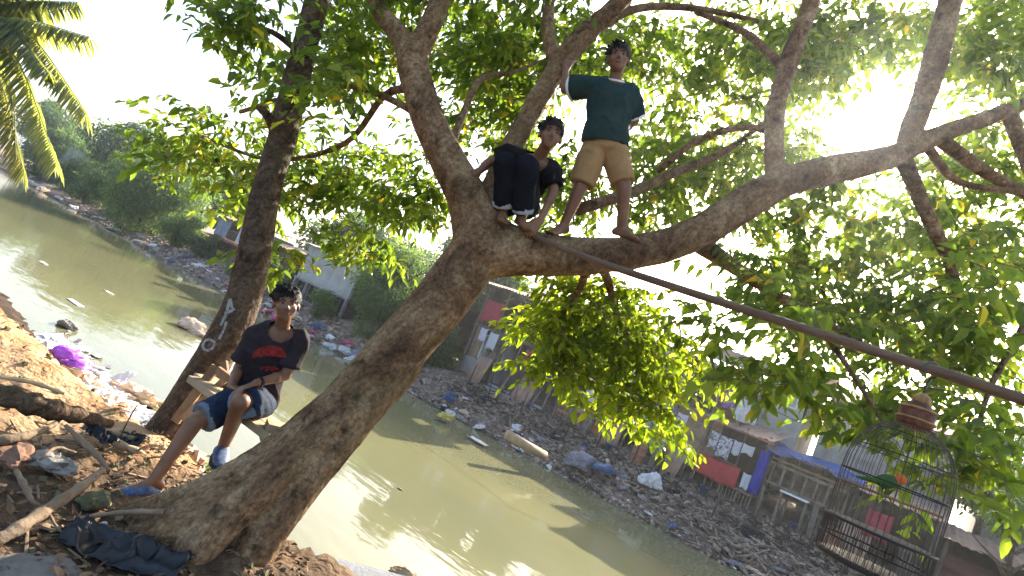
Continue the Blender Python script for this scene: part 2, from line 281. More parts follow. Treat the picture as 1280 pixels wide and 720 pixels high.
class Geo:
    def __init__(s): s.v = []; s.f = []; s.r = []; s.n = 0
    def add(s, v, f, r=None):
        v = [tuple(map(float, p)) for p in v]; s.v += v; r = random.random() if r is None else r
        s.f += [tuple(i+s.n for i in q) for q in f]; s.r += [r]*len(f); s.n += len(v); return s
    def box(s, c, d, rot=None, r=None):
        x, y, z = d[0]/2, d[1]/2, d[2]/2
        v = np.array([(i*x, j*y, k*z) for i in (-1, 1) for j in (-1, 1) for k in (-1, 1)], float)
        if rot is not None: v = v @ np.array(rot).T
        return s.add(v+np.array(c), [(0, 1, 3, 2), (4, 6, 7, 5), (0, 4, 5, 1), (2, 3, 7, 6), (0, 2, 6, 4), (1, 5, 7, 3)], r)
    def bar(s, a, b, wd, th, side=(0, 0, 1), r=None):
        a = np.array(a, float); b = np.array(b, float); y = b-a; l = np.linalg.norm(y); y /= l
        x = np.cross(y, side); x /= np.linalg.norm(x); z = np.cross(x, y)
        return s.box((a+b)/2, (wd, l, th), np.stack([x, y, z], 1), r)
    def tube(s, pts, rad, seg=8, cap=True, r=None, sq=None):
        P = np.array(pts, float); n = len(P); rad = np.broadcast_to(np.array(rad, float), (n,))
        T = np.gradient(P, axis=0); T /= (np.linalg.norm(T, axis=1)[:, None]+1e-12)
        a = np.array([0, 0, 1.]) if abs(T[0][2]) < .9 else np.array([1., 0, 0])
        x = np.cross(T[0], a); x /= np.linalg.norm(x); V = []
        for i in range(n):
            x = x-T[i]*(x@T[i]); x /= np.linalg.norm(x); y = np.cross(T[i], x)
            for k in range(seg):
                q = 2*pi*k/seg; V.append(P[i]+rad[i]*(cos(q)*x+sin(q)*y))
        fs = [(i*seg+k, i*seg+(k+1) % seg, (i+1)*seg+(k+1) % seg, (i+1)*seg+k) for i in range(n-1) for k in range(seg)]
        if cap: fs += [tuple(range(seg-1, -1, -1)), tuple((n-1)*seg+k for k in range(seg))]
        return s.add(V, fs, r)
    def capsule(s, a, b, ra, rb, seg=12):
        a = np.array(a, float); b = np.array(b, float); d = b-a; l = np.linalg.norm(d)+1e-9; d = d/l
        P = []; R = []
        for q in np.linspace(-pi/2*.97, 0, 5): P.append(a+d*ra*sin(q)); R.append(ra*cos(q))
        for k in (.33, .66): P.append(a+d*l*k); R.append(ra+(rb-ra)*k)
        for q in np.linspace(0, pi/2*.97, 5): P.append(b+d*rb*sin(q)); R.append(rb*cos(q))
        return s.tube(P, R, seg)
    def chain(s, pts, rads, seg=12):
        for i in range(len(pts)-1): s.capsule(pts[i], pts[i+1], rads[i], rads[i+1], seg)
        return s
    def ell(s, c, rad, ax=None, nu=14, nv=9):
        V = []; ax = np.eye(3) if ax is None else np.array(ax)   # rows are the axes
        for j in range(1, nv):
            ph = pi*j/nv
            for i in range(nu):
                th = 2*pi*i/nu; V.append((sin(ph)*cos(th), sin(ph)*sin(th), cos(ph)))
        V += [(0, 0, 1), (0, 0, -1)]
        V = (np.array(V)*np.array(rad)) @ ax + np.array(c); t = (nv-1)*nu
        fs = [(j*nu+i, (j+1)*nu+i, (j+1)*nu+(i+1) % nu, j*nu+(i+1) % nu) for j in range(nv-2) for i in range(nu)]
        fs += [(t, i, (i+1) % nu) for i in range(nu)] + [(t+1, (nv-2)*nu+(i+1) % nu, (nv-2)*nu+i) for i in range(nu)]
        return s.add(V, fs)
    def loft(s, rings, cap=True):
        """rings: list of (centre, axis_x*rx, axis_y*ry)"""
        seg = 20; V = []
        for c, ax, ay in rings:
            for k in range(seg):
                q = 2*pi*k/seg; cx, sy = cos(q), sin(q)
                cx = math.copysign(abs(cx)**.85, cx); sy = math.copysign(abs(sy)**.85, sy)
                V.append(np.array(c)+cx*np.array(ax)+sy*np.array(ay))
        n = len(rings)
        fs = [(i*seg+k, i*seg+(k+1) % seg, (i+1)*seg+(k+1) % seg, (i+1)*seg+k) for i in range(n-1) for k in range(seg)]
        if cap: fs += [tuple(range(seg-1, -1, -1)), tuple((n-1)*seg+k for k in range(seg))]
        return s.add(V, fs)
    def sheet(s, fn, nu, nv, th=.004, r=None):
        """a thin solid sheet; fn(u, v) -> (point, normal)"""
        A = []; B = []
        for j in range(nv+1):
            for i in range(nu+1):
                p, nn = fn(i/nu, j/nv); p = np.array(p, float); nn = np.array(nn, float)
                A.append(p+nn*th/2); B.append(p-nn*th/2)
        k = len(A); W = nu+1; fs = []
        for j in range(nv):
            for i in range(nu):
                a = j*W+i; fs += [(a, a+1, a+W+1, a+W), (k+a, k+a+W, k+a+W+1, k+a+1)]
        for i in range(nu):
            fs += [(i, k+i, k+i+1, i+1), (nv*W+i, nv*W+i+1, k+nv*W+i+1, k+nv*W+i)]
        for j in range(nv):
            a = j*W; b = j*W+nu; fs += [(a, a+W, k+a+W, k+a), (b, k+b, k+b+W, b+W)]
        return s.add(A+B, fs, r)
    def build(s, name, m, parent=None, local=False, smooth=False):
        me = bpy.data.meshes.new(name); me.from_pydata(s.v, [], s.f)
        a = me.attributes.new('rnd', 'FLOAT', 'FACE'); a.data.foreach_set('value', s.r)
        for q in (m if isinstance(m, (list, tuple)) else [m]): me.materials.append(q)
        if smooth: me.polygons.foreach_set('use_smooth', [True]*len(me.polygons))
        me.update()
        o = bpy.data.objects.new(name, me); COL.objects.link(o)
        if parent is not None:
            if local: o.parent = parent
            else: set_parent(o, parent)
        return o

def remesh(name, g, m, voxel, parent=None, it=3, noise=None, cut=None):
    """union of closed shapes as one continuous smooth mesh"""
    o = g.build(name, m)
    md = o.modifiers.new('r', 'REMESH'); md.mode = 'VOXEL'; md.voxel_size = voxel
    ms = o.modifiers.new('s', 'SMOOTH'); ms.iterations = it; ms.factor = .5
    dg = bpy.context.evaluated_depsgraph_get(); me = bpy.data.meshes.new_from_object(o.evaluated_get(dg))
    o.modifiers.clear(); old = o.data; o.data = me; bpy.data.meshes.remove(old); me.name = name
    if not len(me.materials):
        for q in (m if isinstance(m, (list, tuple)) else [m]): me.materials.append(q)
    if noise or cut:
        nv = len(me.vertices); co = np.empty(nv*3); me.vertices.foreach_get('co', co); co = co.reshape(-1, 3)
        if noise:
            no = np.empty(nv*3); me.vertices.foreach_get('normal', no); no = no.reshape(-1, 3)
            co = co + no*noise(co)[:, None]; me.vertices.foreach_set('co', co.ravel())
        if cut:
            bm = bmesh.new(); bm.from_mesh(me); bm.verts.ensure_lookup_table(); k = cut(co)
            bmesh.ops.delete(bm, geom=[bm.verts[i] for i in np.nonzero(k)[0]], context='VERTS'); bm.to_mesh(me); bm.free()
    me.polygons.foreach_set('use_smooth', [True]*len(me.polygons)); me.update()
    if parent is not None: set_parent(o, parent)
    return o
def face_mats(o, fn):
    me = o.data; n = len(me.polygons); c = np.empty(n*3); me.polygons.foreach_get('center', c)
    me.polygons.foreach_set('material_index', fn(c.reshape(-1, 3)).astype(np.int32))
def bvh(o): return BVHTree.FromPolygons([v.co[:] for v in o.data.vertices], [p.vertices[:] for p in o.data.polygons])

def smooth_path(P, k=5):
    P = np.array(P, float); Q = np.vstack([2*P[0]-P[1], P, 2*P[-1]-P[-2]]); out = []
    for i in range(1, len(Q)-2):
        for t in np.linspace(0, 1, k, endpoint=False):
            a, b, c, d = Q[i-1], Q[i], Q[i+1], Q[i+2]
            out.append(.5*((2*b)+(c-a)*t+(2*a-5*b+4*c-d)*t*t+(3*b-a-3*c+d)*t**3))
    out.append(P[-1]); return np.array(out)
def limb(L, k=5):
    """L: (x, y, depth, width) control points -> smoothed points and radii"""
    A = np.array([[*at(x, y, d), wd/2*d/F] for x, y, d, wd in L]); S = smooth_path(A, k); return S[:, :3], np.maximum(S[:, 3], .003)

def leaf_mesh(name, base, dirs, nrm, length, width, rnd, m, parent=None, local=False, droop=.25, fold=.22):
    """many folded leaf blades in one mesh; arrays of N"""
    n = len(base); d = dirs/np.linalg.norm(dirs, axis=1)[:, None]
    s = np.cross(d, nrm); s /= np.linalg.norm(s, axis=1)[:, None]+1e-9; u = np.cross(s, d)
    Ln = length[:, None]; W = width[:, None]; D = np.array([0, 0, -1.])
    def pt(a, b, lift): return base+d*Ln*a+s*W*b+u*W*lift+D*Ln*droop*a*a
    V = np.stack([pt(0, 0, 0), pt(.30, .48, fold), pt(.68, .36, fold*.8), pt(1, 0, 0), pt(.68, -.36, fold*.8), pt(.30, -.48, fold)], 1).reshape(-1, 3)
    b = (np.arange(n)*6)[:, None]
    Fq = np.stack([b+np.array([[0, 1, 2, 3]]), b+np.array([[0, 3, 4, 5]])], 1).reshape(-1, 4)
    me = bpy.data.meshes.new(name); me.vertices.add(len(V)); me.vertices.foreach_set('co', V.ravel())
    me.loops.add(Fq.size); me.loops.foreach_set('vertex_index', Fq.ravel().astype(np.int32))
    me.polygons.add(len(Fq)); me.polygons.foreach_set('loop_start', (np.arange(len(Fq))*4).astype(np.int32))
    me.update(calc_edges=True); me.validate()
    a = me.attributes.new('rnd', 'FLOAT', 'FACE'); a.data.foreach_set('value', np.repeat(rnd, 2).astype(np.float32))
    me.materials.append(m); o = bpy.data.objects.new(name, me); COL.objects.link(o)
    if parent is not None:
        if local: o.parent = parent
        else: set_parent(o, parent)
    return o

# ================================================================== SETTING
def bank_h(s, t):
    """height of the ground in the river frame"""
    x = B0[0]+DS[0]*s+NT[0]*t; y = B0[1]+DS[1]*s+NT[1]*t
    # near bank: a plateau 2.2 m above the water, steep lip, low littered shelf upstream
    wob = .30*fbm(s*.9, t*.3+9)
    u = t+17.78+.34/(1+np.exp(-(s-1.35)*6))-.48/(1+np.exp((s+.52)*9))+wob
    z = np.where(u < 0, 2.2, 2.2-1.5*np.clip(u, 0, None))
    sh = 1/(1+np.exp(-(s-5.6)*2.6))
    shelf = np.where(u > 0, np.maximum(z, np.where(t < -15.2, .30-.22*np.clip(t+16.6, 0, 9), -.6)), z)
    z = z*(1-sh)+shelf*sh
    z = z+np.where(u < .6, .22*fbm(x*1.3, y*1.3, 5)+.10*fbm(x*5, y*5, 3), .10*fbm(x*2, y*2))
    # heap of dug clay at the left and a small sunlit one behind the roots
    for cx, cy, a, bq, hh in ((-4.1, 4.95, .8, .4, .2), (-3.1, 4.5, .5, .3, .07), (-1.95, 4.05, .28, .2, .10)):
        dx = x-cx; dy = y-cy; p = dx*.79-dy*.613; q = dx*.613+dy*.79
        z = z+hh*np.exp(-(p/a)**2-(q/bq)**2)*(1+.5*fbm(x*3, y*3, 4))
    # far bank
    far = np.where(t < 3.2, .42*t, 1.344+.18*(t-3.2)); far = np.minimum(far, 1.9+.004*np.clip(t-6, 0, None))
    cove = 2.0*np.exp(-((s-24)/4.5)**2)
    far = far + .28*fbm(x*.9, y*.9, 5)+.12*fbm(x*3.1, y*3.1, 3)
    tt = t+.9*fbm(s*.22, 3.3+0*s)
    far = np.where(tt < 0, -.6-.1*np.clip(-t, 0, 5), np.maximum(far, .04))
    z = np.where(t > -7.5, far, np.maximum(z, -1.2))
    return z
def gz(p):
    d = np.array(p)[:2]-B0[:2]; return float(bank_h(np.array([d@DS[:2]]), np.array([d@NT[:2]]))[0])
def hz(s, t): return float(bank_h(np.array([float(s)]), np.array([float(t)]))[0])
def axis(*segs):
    out = []
    for a, b, st in segs: out += list(np.arange(a, b, st))
    return np.array(out+[segs[-1][1]])
def terrain(name, sa, ta, m, soil):
    S, T = np.meshgrid(sa, ta); Z = bank_h(S, T)
    X = B0[0]+DS[0]*S+NT[0]*T; Y = B0[1]+DS[1]*S+NT[1]*T
    V = np.stack([X, Y, Z], -1).reshape(-1, 3); W = len(sa)
    fs = [(j*W+i, (j+1)*W+i, (j+1)*W+i+1, j*W+i+1) for j in range(len(ta)-1) for i in range(W-1)]
    me = bpy.data.meshes.new(name); me.from_pydata(V.tolist(), [], fs); me.materials.append(m)
    a = me.attributes.new('soil', 'FLOAT', 'POINT')
    if soil:
        c = 0
        for cx, cy, aa, bb in ((-4.3, 5.0, 1.6, .62), (-1.95, 4.05, .42, .32), (-3.0, 4.35, .9, .42)):
            dx = V[:, 0]-cx; dy = V[:, 1]-cy; p = dx*.79-dy*.613; q = dx*.613+dy*.79
            c = np.maximum(c, np.exp(-(p/aa)**4-(q/bb)**4))
        a.data.foreach_set('value', np.clip(c, 0, 1).astype(np.float32))
    me.polygons.foreach_set('use_smooth', [True]*len(me.polygons)); me.update()
    o = bpy.data.objects.new(name, me); COL.objects.link(o); o['kind'] = 'structure'; return o
M_h = bpy.data.materials.new('haze'); M_h.use_nodes = True; hn = M_h.node_tree; hn.nodes.remove(hn.nodes['Principled BSDF'])
hv = hn.nodes.new('ShaderNodeVolumePrincipled'); hv.inputs['Color'].default_value = (.86, .92, 1, 1); hv.inputs['Density'].default_value = HAZE; hv.inputs['Anisotropy'].default_value = .82
hn.links.new(hv.outputs[0], hn.nodes['Material Output'].inputs['Volume'])
if HAZE: tag(Geo().box((0, 0, 11.0), (2400, 2400, 27.0)).build('haze', M_h), 'thin pale haze filling the air over the river', 'haze', kind='stuff')
terrain('near_bank', axis((-400, -30, 15), (-30, -2, 1), (-2, 18, .07), (18, 60, 1), (60, 400, 15)),
        axis((-400, -40, 15), (-40, -22, 1), (-22, -14.2, .07), (-14.2, -7.6, .8)), M['near_soil'], True)
terrain('ground', axis((-500, -60, 20), (-60, -6, .9), (-6, 40, .22), (40, 110, .7), (110, 900, 20)),
        axis((-7.4, -1.2, 1.2), (-1.2, 5, .16), (5, 14, .6), (14, 60, 4), (60, 900, 30)), M['far_soil'], False)
g = Geo(); W_ = [stz(-900, -60), stz(900, -60), stz(900, 60), stz(-900, 60)]
wo = Geo().add([(-900, -20, 0), (900, -20, 0), (900, 14, 0), (-900, 14, 0)], [(0, 1, 2, 3)]).build('river_water', M['water'])
wo.location = tuple(stz(0, -4, 0)); wo.rotation_euler = (0, 0, math.atan2(-DS[1], -DS[0])); wo['kind'] = 'structure'

# ================================================================== THE LEANING TREE
def bark_noise(sc, amp):
    def f(co):
        a = fbm(co[:, 0]*sc+co[:, 2]*3, co[:, 1]*sc+co[:, 2]*sc*.8, 5)
        b = fbm(co[:, 0]*sc*4+co[:, 2]*9, co[:, 1]*sc*4-co[:, 2]*sc*3, 3)
        return amp*a*2+amp*.5*b
    return f
troot = onz(250, 668, 2.2)
tree = tag(empty('leaning_tree', troot), 'big leaning tree with mottled brown bark, forked trunk and broad leafy crown over the river', 'tree')
g = Geo()
def add_limb(g, L, k=5, seg=12):
    P, R = limb(L, k); g.tube(P, R, seg); g.ell(P[-1], (R[-1],)*3, nu=8, nv=6); g.ell(P[0], (R[0],)*3, nu=8, nv=6)
add_limb(g, [(205, 690, 2.98, 104), (250, 660, 3.04, 108), (300, 628, 3.12, 92), (345, 594, 3.24, 76), (396, 548, 3.38, 72), (455, 486, 3.5, 74), (510, 424, 3.62, 72), (556, 370, 3.74, 68), (590, 322, 3.83, 66), (601, 290, 3.85, 60)], 5, 16)
# buttress folds and roots
for L in ([(505, 455, 3.55, 50), (455, 512, 3.42, 52), (415, 560, 3.28, 52), (378, 606, 3.16, 54), (344, 650, 3.05, 54), (318, 688, 2.99, 56), (300, 735, 2.93, 60)],
          [(440, 515, 3.36, 44), (385, 562, 3.2, 50), (333, 606, 3.03, 50), (282, 648, 2.88, 50), (246, 690, 2.8, 52), (230, 735, 2.76, 54)],
          [(450, 470, 3.5, 36), (395, 520, 3.4, 38), (345, 560, 3.3, 36), (290, 600, 3.16, 42), (235, 626, 3.06, 46), (180, 642, 3.02, 40), (130, 658, 2.98, 26), (95, 668, 2.94, 14)],
          [(330, 612, 3.08, 40), (265, 652, 2.92, 50), (205, 668, 2.84, 48), (150, 680, 2.78, 36), (95, 694, 2.72, 18)],
          [(280, 655, 2.96, 44), (222, 688, 2.84, 42), (170, 712, 2.72, 36)],
          [(400, 540, 3.26, 20), (345, 586, 3.10, 20), (285, 628, 2.98, 18), (200, 654, 2.88, 14), (120, 676, 2.86, 9)],
          [(600, 312, 3.85, 76), (655, 316, 3.88, 58), (720, 320, 3.92, 50), (790, 316, 3.97, 46), (860, 297, 4.05, 44), (920, 262, 4.12, 42), (975, 230, 4.2, 40), (1040, 212, 4.3, 36), (1110, 197, 4.4, 30), (1170, 170, 4.5, 25), (1240, 145, 4.7, 20), (1340, 105, 5, 15)],
          [(600, 300, 3.85, 68), (585, 250, 3.88, 52), (560, 200, 3.92, 44), (536, 150, 3.98, 40), (519, 95, 4.05, 38), (515, 66, 4.08, 38)],
          [(515, 72, 4.08, 34), (498, 42, 4.1, 24), (474, 12, 4.15, 20), (455, -40, 4.2, 17), (425, -130, 4.3, 13)],
          [(516, 72, 4.08, 34), (530, 48, 4.1, 28), (546, 12, 4.15, 26), (562, -40, 4.2, 22), (590, -140, 4.3, 15)],
          [(606, 292, 3.88, 56), (622, 225, 4.05, 32), (650, 165, 4.2, 27), (690, 95, 4.3, 28), (725, 50, 4.38, 27), (775, 2, 4.45, 22), (835, -60, 4.6, 17), (900, -140, 4.8, 12)],
          [(697, 88, 4.32, 20), (686, 48, 4.35, 17), (686, 0, 4.4, 15), (692, -80, 4.5, 11)],
          [(970, 226, 4.2, 26), (968, 150, 4.25, 25), (985, 80, 4.3, 24), (1015, 0, 4.4, 20), (1045, -90, 4.5, 14)],
          [(1128, 192, 4.42, 24), (1163, 97, 4.5, 30), (1188, 0, 4.6, 27), (1212, -100, 4.8, 20)]):
    add_limb(g, L)
trunk = remesh('trunk', g, M['bark'], .014, tree, 3, bark_noise(2.4, .016))
for L in ([(722, 262, 4.2, 16), (790, 240, 4.5, 14), (850, 213, 4.9, 12), (905, 190, 5.2, 9), (960, 150, 5.6, 6)],
          [(822, 214, 4.75, 9), (868, 178, 4.7, 9), (920, 160, 4.5, 9), (968, 163, 4.28, 10)],
          [(1130, 200, 4.42, 20), (1156, 262, 4.55, 17), (1186, 326, 4.7, 14), (1204, 390, 4.8, 9), (1230, 450, 4.9, 5)],
          [(1172, 172, 4.5, 18), (1228, 213, 4.7, 15), (1288, 246, 4.9, 13), (1360, 290, 5.1, 9)],
          [(1160, 185, 4.5, 12), (1200, 228, 4.6, 9), (1285, 240, 4.8, 8), (1350, 240, 5, 6)],
          [(868, 300, 4.07, 28), (912, 330, 4.15, 20), (960, 362, 4.2, 13), (1020, 396, 4.2, 9), (1080, 430, 4.1, 6)],
          [(560, 195, 3.95, 12), (580, 140, 4.2, 9), (602, 98, 4.4, 8), (642, 90, 4.7, 5), (690, 70, 5.2, 2)],
          [(545, 160, 4.0, 12), (500, 130, 4.3, 9), (440, 108, 4.6, 8), (380, 115, 5.0, 6), (300, 140, 5.4, 5)],
          [(520, 110, 4.05, 12), (480, 120, 4.5, 9), (430, 180, 5, 7), (340, 200, 5.4, 5), (250, 170, 5.7, 4)],
          [(740, 40, 4.4, 14), (800, 10, 4.8, 10), (880, 12, 5.3, 8), (960, 30, 5.8, 6)],
          [(745, 325, 3.94, 16), (760, 350, 4.2, 11), (770, 390, 4.5, 8), (800, 450, 4.7, 6), (830, 515, 4.8, 4)],
          [(735, 322, 3.93, 14), (725, 360, 4.2, 9), (700, 400, 4.5, 7), (670, 440, 4.6, 4)],
          [(980, 85, 4.3, 12), (930, 40, 4.8, 9), (870, 15, 5.4, 7)],
          [(1000, 380, 4.2, 10), (1040, 430, 3.9, 8), (1080, 490, 3.6, 6), (1110, 540, 3.4, 4)],
          [(1260, 138, 4.75, 18), (1300, 260, 4.6, 14), (1290, 380, 4.4, 10), (1240, 480, 3.9, 7), (1215, 560, 3.5, 4)]):
    gb = Geo(); P, R = limb(L, 5); gb.tube(P, R, 8); gb.build('branch', M['bark'], tree, smooth=True)

def foliage(name, clusters, mt, parent, lsize=(.05, .132), per=9, tw=(.2, .45), wratio=.54, holes=(), twigs=True, rbias=0., clump=.62, sunlit=None):
    B = []; Dd = []; Nn = []; Rn = []; G = Geo()
    for (x, y, rx, ry, d0, d1, nt_) in clusters:
        if x > 880 and per == 9: nt_ = int(nt_*.85)
        k = 0; tries = 0
        while k < nt_ and tries < nt_*6:
            tries += 1
            q = rng.normal(0, .52, 2); 
            if np.hypot(*q) > 1.25: continue
            px = x+q[0]*rx; py = y+q[1]*ry; d = rng.uniform(d0, d1); p = at(px, py, d)
            # clumps: lumpy 3-D density so that gaps open between sprays
            cl = vnoise(np.array(p[0]*1.7+p[1]*.9), np.array(p[2]*1.7-p[1]*.7+40))
            if cl < clump*rng.uniform(.4, 1.1): continue
            if any(np.linalg.norm(np.cross(p-CAM, hd)) < hr*np.dot(p-CAM, hd) for hd, hr in holes): continue
            if sunlit is not None:                           # thinner growth where the light falls through to the lower bough
                q3 = p-sunlit; al_ = q3@SUN
                if al_ > .75 and np.linalg.norm(q3-SUN*al_) < .85 and rng.random() < .8: continue
            k += 1
            a = rng.uniform(0, 2*pi); v = np.array([cos(a), sin(a), rng.uniform(-.7, .35)]); v /= np.linalg.norm(v)
            L_ = rng.uniform(*tw); e = p+v*L_+np.array([0, 0, -.35*L_*L_])
            mid = (p+e)/2+np.array([0, 0, .04])
            if twigs: G.tube([p, mid, e], [.004, .003, .0015], 3, cap=False)
            sd = np.cross(v, (0, 0, 1)); sd /= np.linalg.norm(sd)+1e-9; tone = rng.normal(0, .16)+rbias
            for i in range(per):
                f = (i+.7)/per; b = p*(1-f)**2+2*mid*f*(1-f)+e*f*f
                sg = 1 if i % 2 else -1
                dd = v*.5+sd*sg*rng.uniform(.3, 1)+rng.normal(0, .35, 3)+np.array([0, 0, rng.uniform(-.8, .1)])
                B.append(b); Dd.append(dd); Nn.append(np.array([0, 0, 1.])+rng.normal(0, .55, 3)); Rn.append(tone)
    n = len(B); rn = np.clip(rng.beta(2.2, 2.6, n)+np.array(Rn), 0, .975); rn[rng.random(n) < .004] = 1
    Ls = rng.uniform(*lsize, n)
    o = leaf_mesh(name, np.array(B), np.array(Dd), np.array(Nn), Ls, Ls*rng.uniform(wratio*.85, wratio*1.15, n), rn, mt, parent)
    if twigs: G.build('twigs', M['twig'], parent)
    return o
sun_hole = [(SUN, .088)]; SPOT = at(755, 425, 4.7)
foliage('crown', [
    (300, 28, 45, 42, 4.3, 5.2, 60), (390, 85, 55, 50, 3.9, 4.4, 30), (250, 175, 72, 48, 5, 6.5, 78), (325, 215, 85, 62, 5, 7, 95),
    (430, 130, 105, 120, 5, 7.5, 250), (440, 255, 100, 55, 5, 7, 105), (430, 20, 90, 60, 4.9, 6.5, 85), (440, 312, 50, 20, 5, 6, 26), (350, 318, 22, 18, 4.9, 5.3, 12),
    (560, 90, 105, 105, 4.9, 7.5, 260), (545, 235, 60, 55, 5, 7, 80), (660, 55, 105, 75, 4.9, 7.5, 220), (800, 60, 105, 80, 5, 8, 200),
    (850, 190, 70, 85, 5, 8, 170), (690, 240, 95, 50, 5, 6.8, 150), (640, 150, 60, 70, 5, 7, 110), (840, 250, 70, 45, 5, 7.5, 80), (600, -10, 160, 40, 4.2, 5, 80),
    (950, 90, 115, 105, 5.4, 8.6, 330), (930, 265, 100, 55, 5, 7, 110), (1180, 55, 140, 85, 5, 8, 330), (1040, 295, 125, 75, 4.8, 7.6, 240),
    (1215, 280, 115, 105, 4.8, 7.6, 330), (1060, 130, 80, 80, 5.5, 8.5, 170), (1040, 60, 95, 70, 5, 7.5, 170), (1255, 60, 70, 75, 4.8, 7, 140), (1195, 185, 75, 45, 5, 7, 100), (1000, 180, 90, 50, 5.2, 8, 110), (885, 225, 70, 55, 5.2, 8, 70), (965, 350, 80, 42, 3.9, 5.5, 70), (1085, 390, 125, 60, 3.8, 6, 190), (1215, 420, 85, 75, 3.8, 6, 190),
    (1000, 462, 80, 32, 3.3, 4.5, 50), (1100, 505, 90, 36, 3.2, 4.3, 65), (1225, 560, 45, 60, 3.0, 3.8, 45), (1165, 610, 30, 25, 3.0, 3.4, 10), (895, 410, 24, 24, 3.2, 3.6, 9), (985, 392, 60, 30, 3.1, 3.7, 18), (1245, 340, 40, 40, 3, 3.6, 14), (940, 462, 30, 22, 3.2, 3.6, 9), (380, 72, 42, 32, 3.4, 3.9, 14)],
    M['leaf'], tree, holes=sun_hole, sunlit=SPOT)
foliage('leafy_bough', [(755, 400, 84, 50, 4.2, 5.3, 200), (805, 462, 66, 46, 4.3, 5.3, 105), (706, 448, 46, 32, 4.2, 5.1, 66), (838, 525, 36, 32, 4.4, 5.0, 36), (740, 355, 60, 18, 4.2, 5, 36), (694, 398, 30, 32, 4.3, 5, 30), (775, 500, 40, 26, 4.4, 5, 34)],
        M['leaf_sunlit'], tree, lsize=(.05, .105), clump=.52)
foliage('upper_crown', [(480, -140, 260, 80, 4.5, 7, 190), (850, -160, 350, 90, 4.6, 7.5, 260), (1250, -140, 180, 90, 4.6, 7, 130), (1420, 220, 110, 230, 4.2, 7, 190), (1400, -100, 120, 120, 4.5, 7, 70)],
        M['leaf'], tree)
foliage('overhead_crown', [(560, -1500, 900, 420, 1.7, 2.3, 340), (700, -3300, 2300, 900, .85, 1.15, 420), (0, -1300, 500, 300, 2.2, 2.8, 90), (1300, -1200, 600, 400, 2, 2.8, 130)],
        M['leaf'], tree, lsize=(.09, .14), per=9, clump=.3)

# ------------------------------------------------------------------ second trunk
t2root = onz(203, 552, 2.2)
tree2 = tag(empty('slender_tree', t2root), 'slimmer dark brown tree with chalk marks, leaning at the water edge behind the seated boy', 'tree')
g = Geo()
add_limb(g, [(182, 582, 4.05, 62), (205, 548, 4.15, 55), (237, 500, 4.2, 50), (274, 436, 4.25, 47), (304, 376, 4.35, 43), (323, 289, 4.5, 38), (337, 222, 4.62, 35), (352, 178, 4.72, 35), (368, 110, 4.85, 35), (380, 62, 4.95, 31), (396, 0, 5.1, 28), (410, -80, 5.3, 24), (425, -200, 5.6, 18)], 5, 14)
add_limb(g, [(350, 190, 4.7, 16), (338, 150, 4.6, 14), (318, 130, 4.6, 8)])
add_limb(g, [(205, 540, 4.15, 40), (190, 560, 4.05, 30), (160, 575, 3.95, 14)])
trunk2 = remesh('trunk', g, M['bark2'], .016, tree2, 4, bark_noise(2.6, .012))
for L in ([(400, -40, 5.2, 20), (470, -90, 5.4, 14), (560, -130, 5.8, 8)], [(405, -60, 5.25, 18), (340, -110, 5.2, 12), (270, -130, 5.4, 7)], [(380, 70, 4.95, 10), (340, 40, 4.9, 7), (290, 25, 4.9, 4)]):
    gb = Geo(); P, R = limb(L, 5); gb.tube(P, R, 8); gb.build('branch', M['bark2'], tree2, smooth=True)
foliage('crown', [(400, -190, 170, 70, 4.8, 6.2, 120), (280, -130, 90, 50, 4.9, 5.8, 50)], M['leaf'], tree2)

def ribbon_on(o, polys, width, m, name, parent, off=.003):
    """a painted stroke that follows the surface of o: short strips laid 3 mm proud of it"""
    T = bvh(o); G = Geo()
    for poly in polys:
        S = smooth_path([(*p, 0) for p in poly], 6)[:, :2]; rows = []
        for i, p in enumerate(S):
            q = S[min(i+1, len(S)-1)]-S[max(i-1, 0)]; q = np.array([-q[1], q[0]])/(np.hypot(*q)+1e-9)*width/2*rng.uniform(.8, 1.2)
            pr = []
            for sg in (-1, 1):
                h = T.ray_cast(Vector(CAM), Vector(ray(*(p+q*sg))).normalized())
                if h[0] is None: pr = None; break
                pr.append(np.array(h[0])+np.array(h[1])*off)
            if pr: rows.append(pr)
        if len(rows) > 1:
            V = [v for r_ in rows for v in r_]
            G.add(V, [(2*i, 2*i+1, 2*i+3, 2*i+2) for i in range(len(rows)-1)])
    if G.n: return G.build(name, m, parent)
ribbon_on(trunk2, [[(276, 407), (283, 392), (288, 374), (290, 384), (293, 388)], [(281, 392), (291, 388)], [(283, 402), (280, 412), (274, 424)], [(262, 424), (268, 428), (266, 435), (259, 438), (254, 434), (256, 427), (262, 424)]], 3.2, M['chalk'], 'chalk_mark', tree2)

# ------------------------------------------------------------------ plank seat nailed between the trunks
seat = tag(empty('plank_bench', at(305, 515, 3.75)), 'rough wooden plank seat with a brace, nailed between the two trunks', 'bench')
a = at(258, 452, 4.02); b = at(372, 530, 3.42); b[2] = a[2]-.01
a[2] = b[2] = 2.735
gs = Geo(); gs.bar(a+np.array([0, .06, 0]), b+np.array([0, .06, 0]), .15, .045, r=.6); gs.build('seat_board', M['wood_pale'], seat)
gs = Geo(); gs.bar(a+np.array([.02, -.08, 0]), b+np.array([0, -.08, -.004]), .12, .045, r=.3); gs.build('seat_board', M['wood_pale'], seat)
for pa, pb, wd in ((at(270, 458, 3.95), at(219, 527, 3.92), .06), (at(286, 470, 3.92), at(228, 524, 3.9), .045), (at(272, 462, 3.93), at(312, 492, 3.86), .05), (at(280, 452, 4.0), at(284, 486, 3.94), .045)):
    gs = Geo(); gs.bar(pa, pb, wd, .028, side=FW); gs.build('brace', M['wood_raw'], seat)
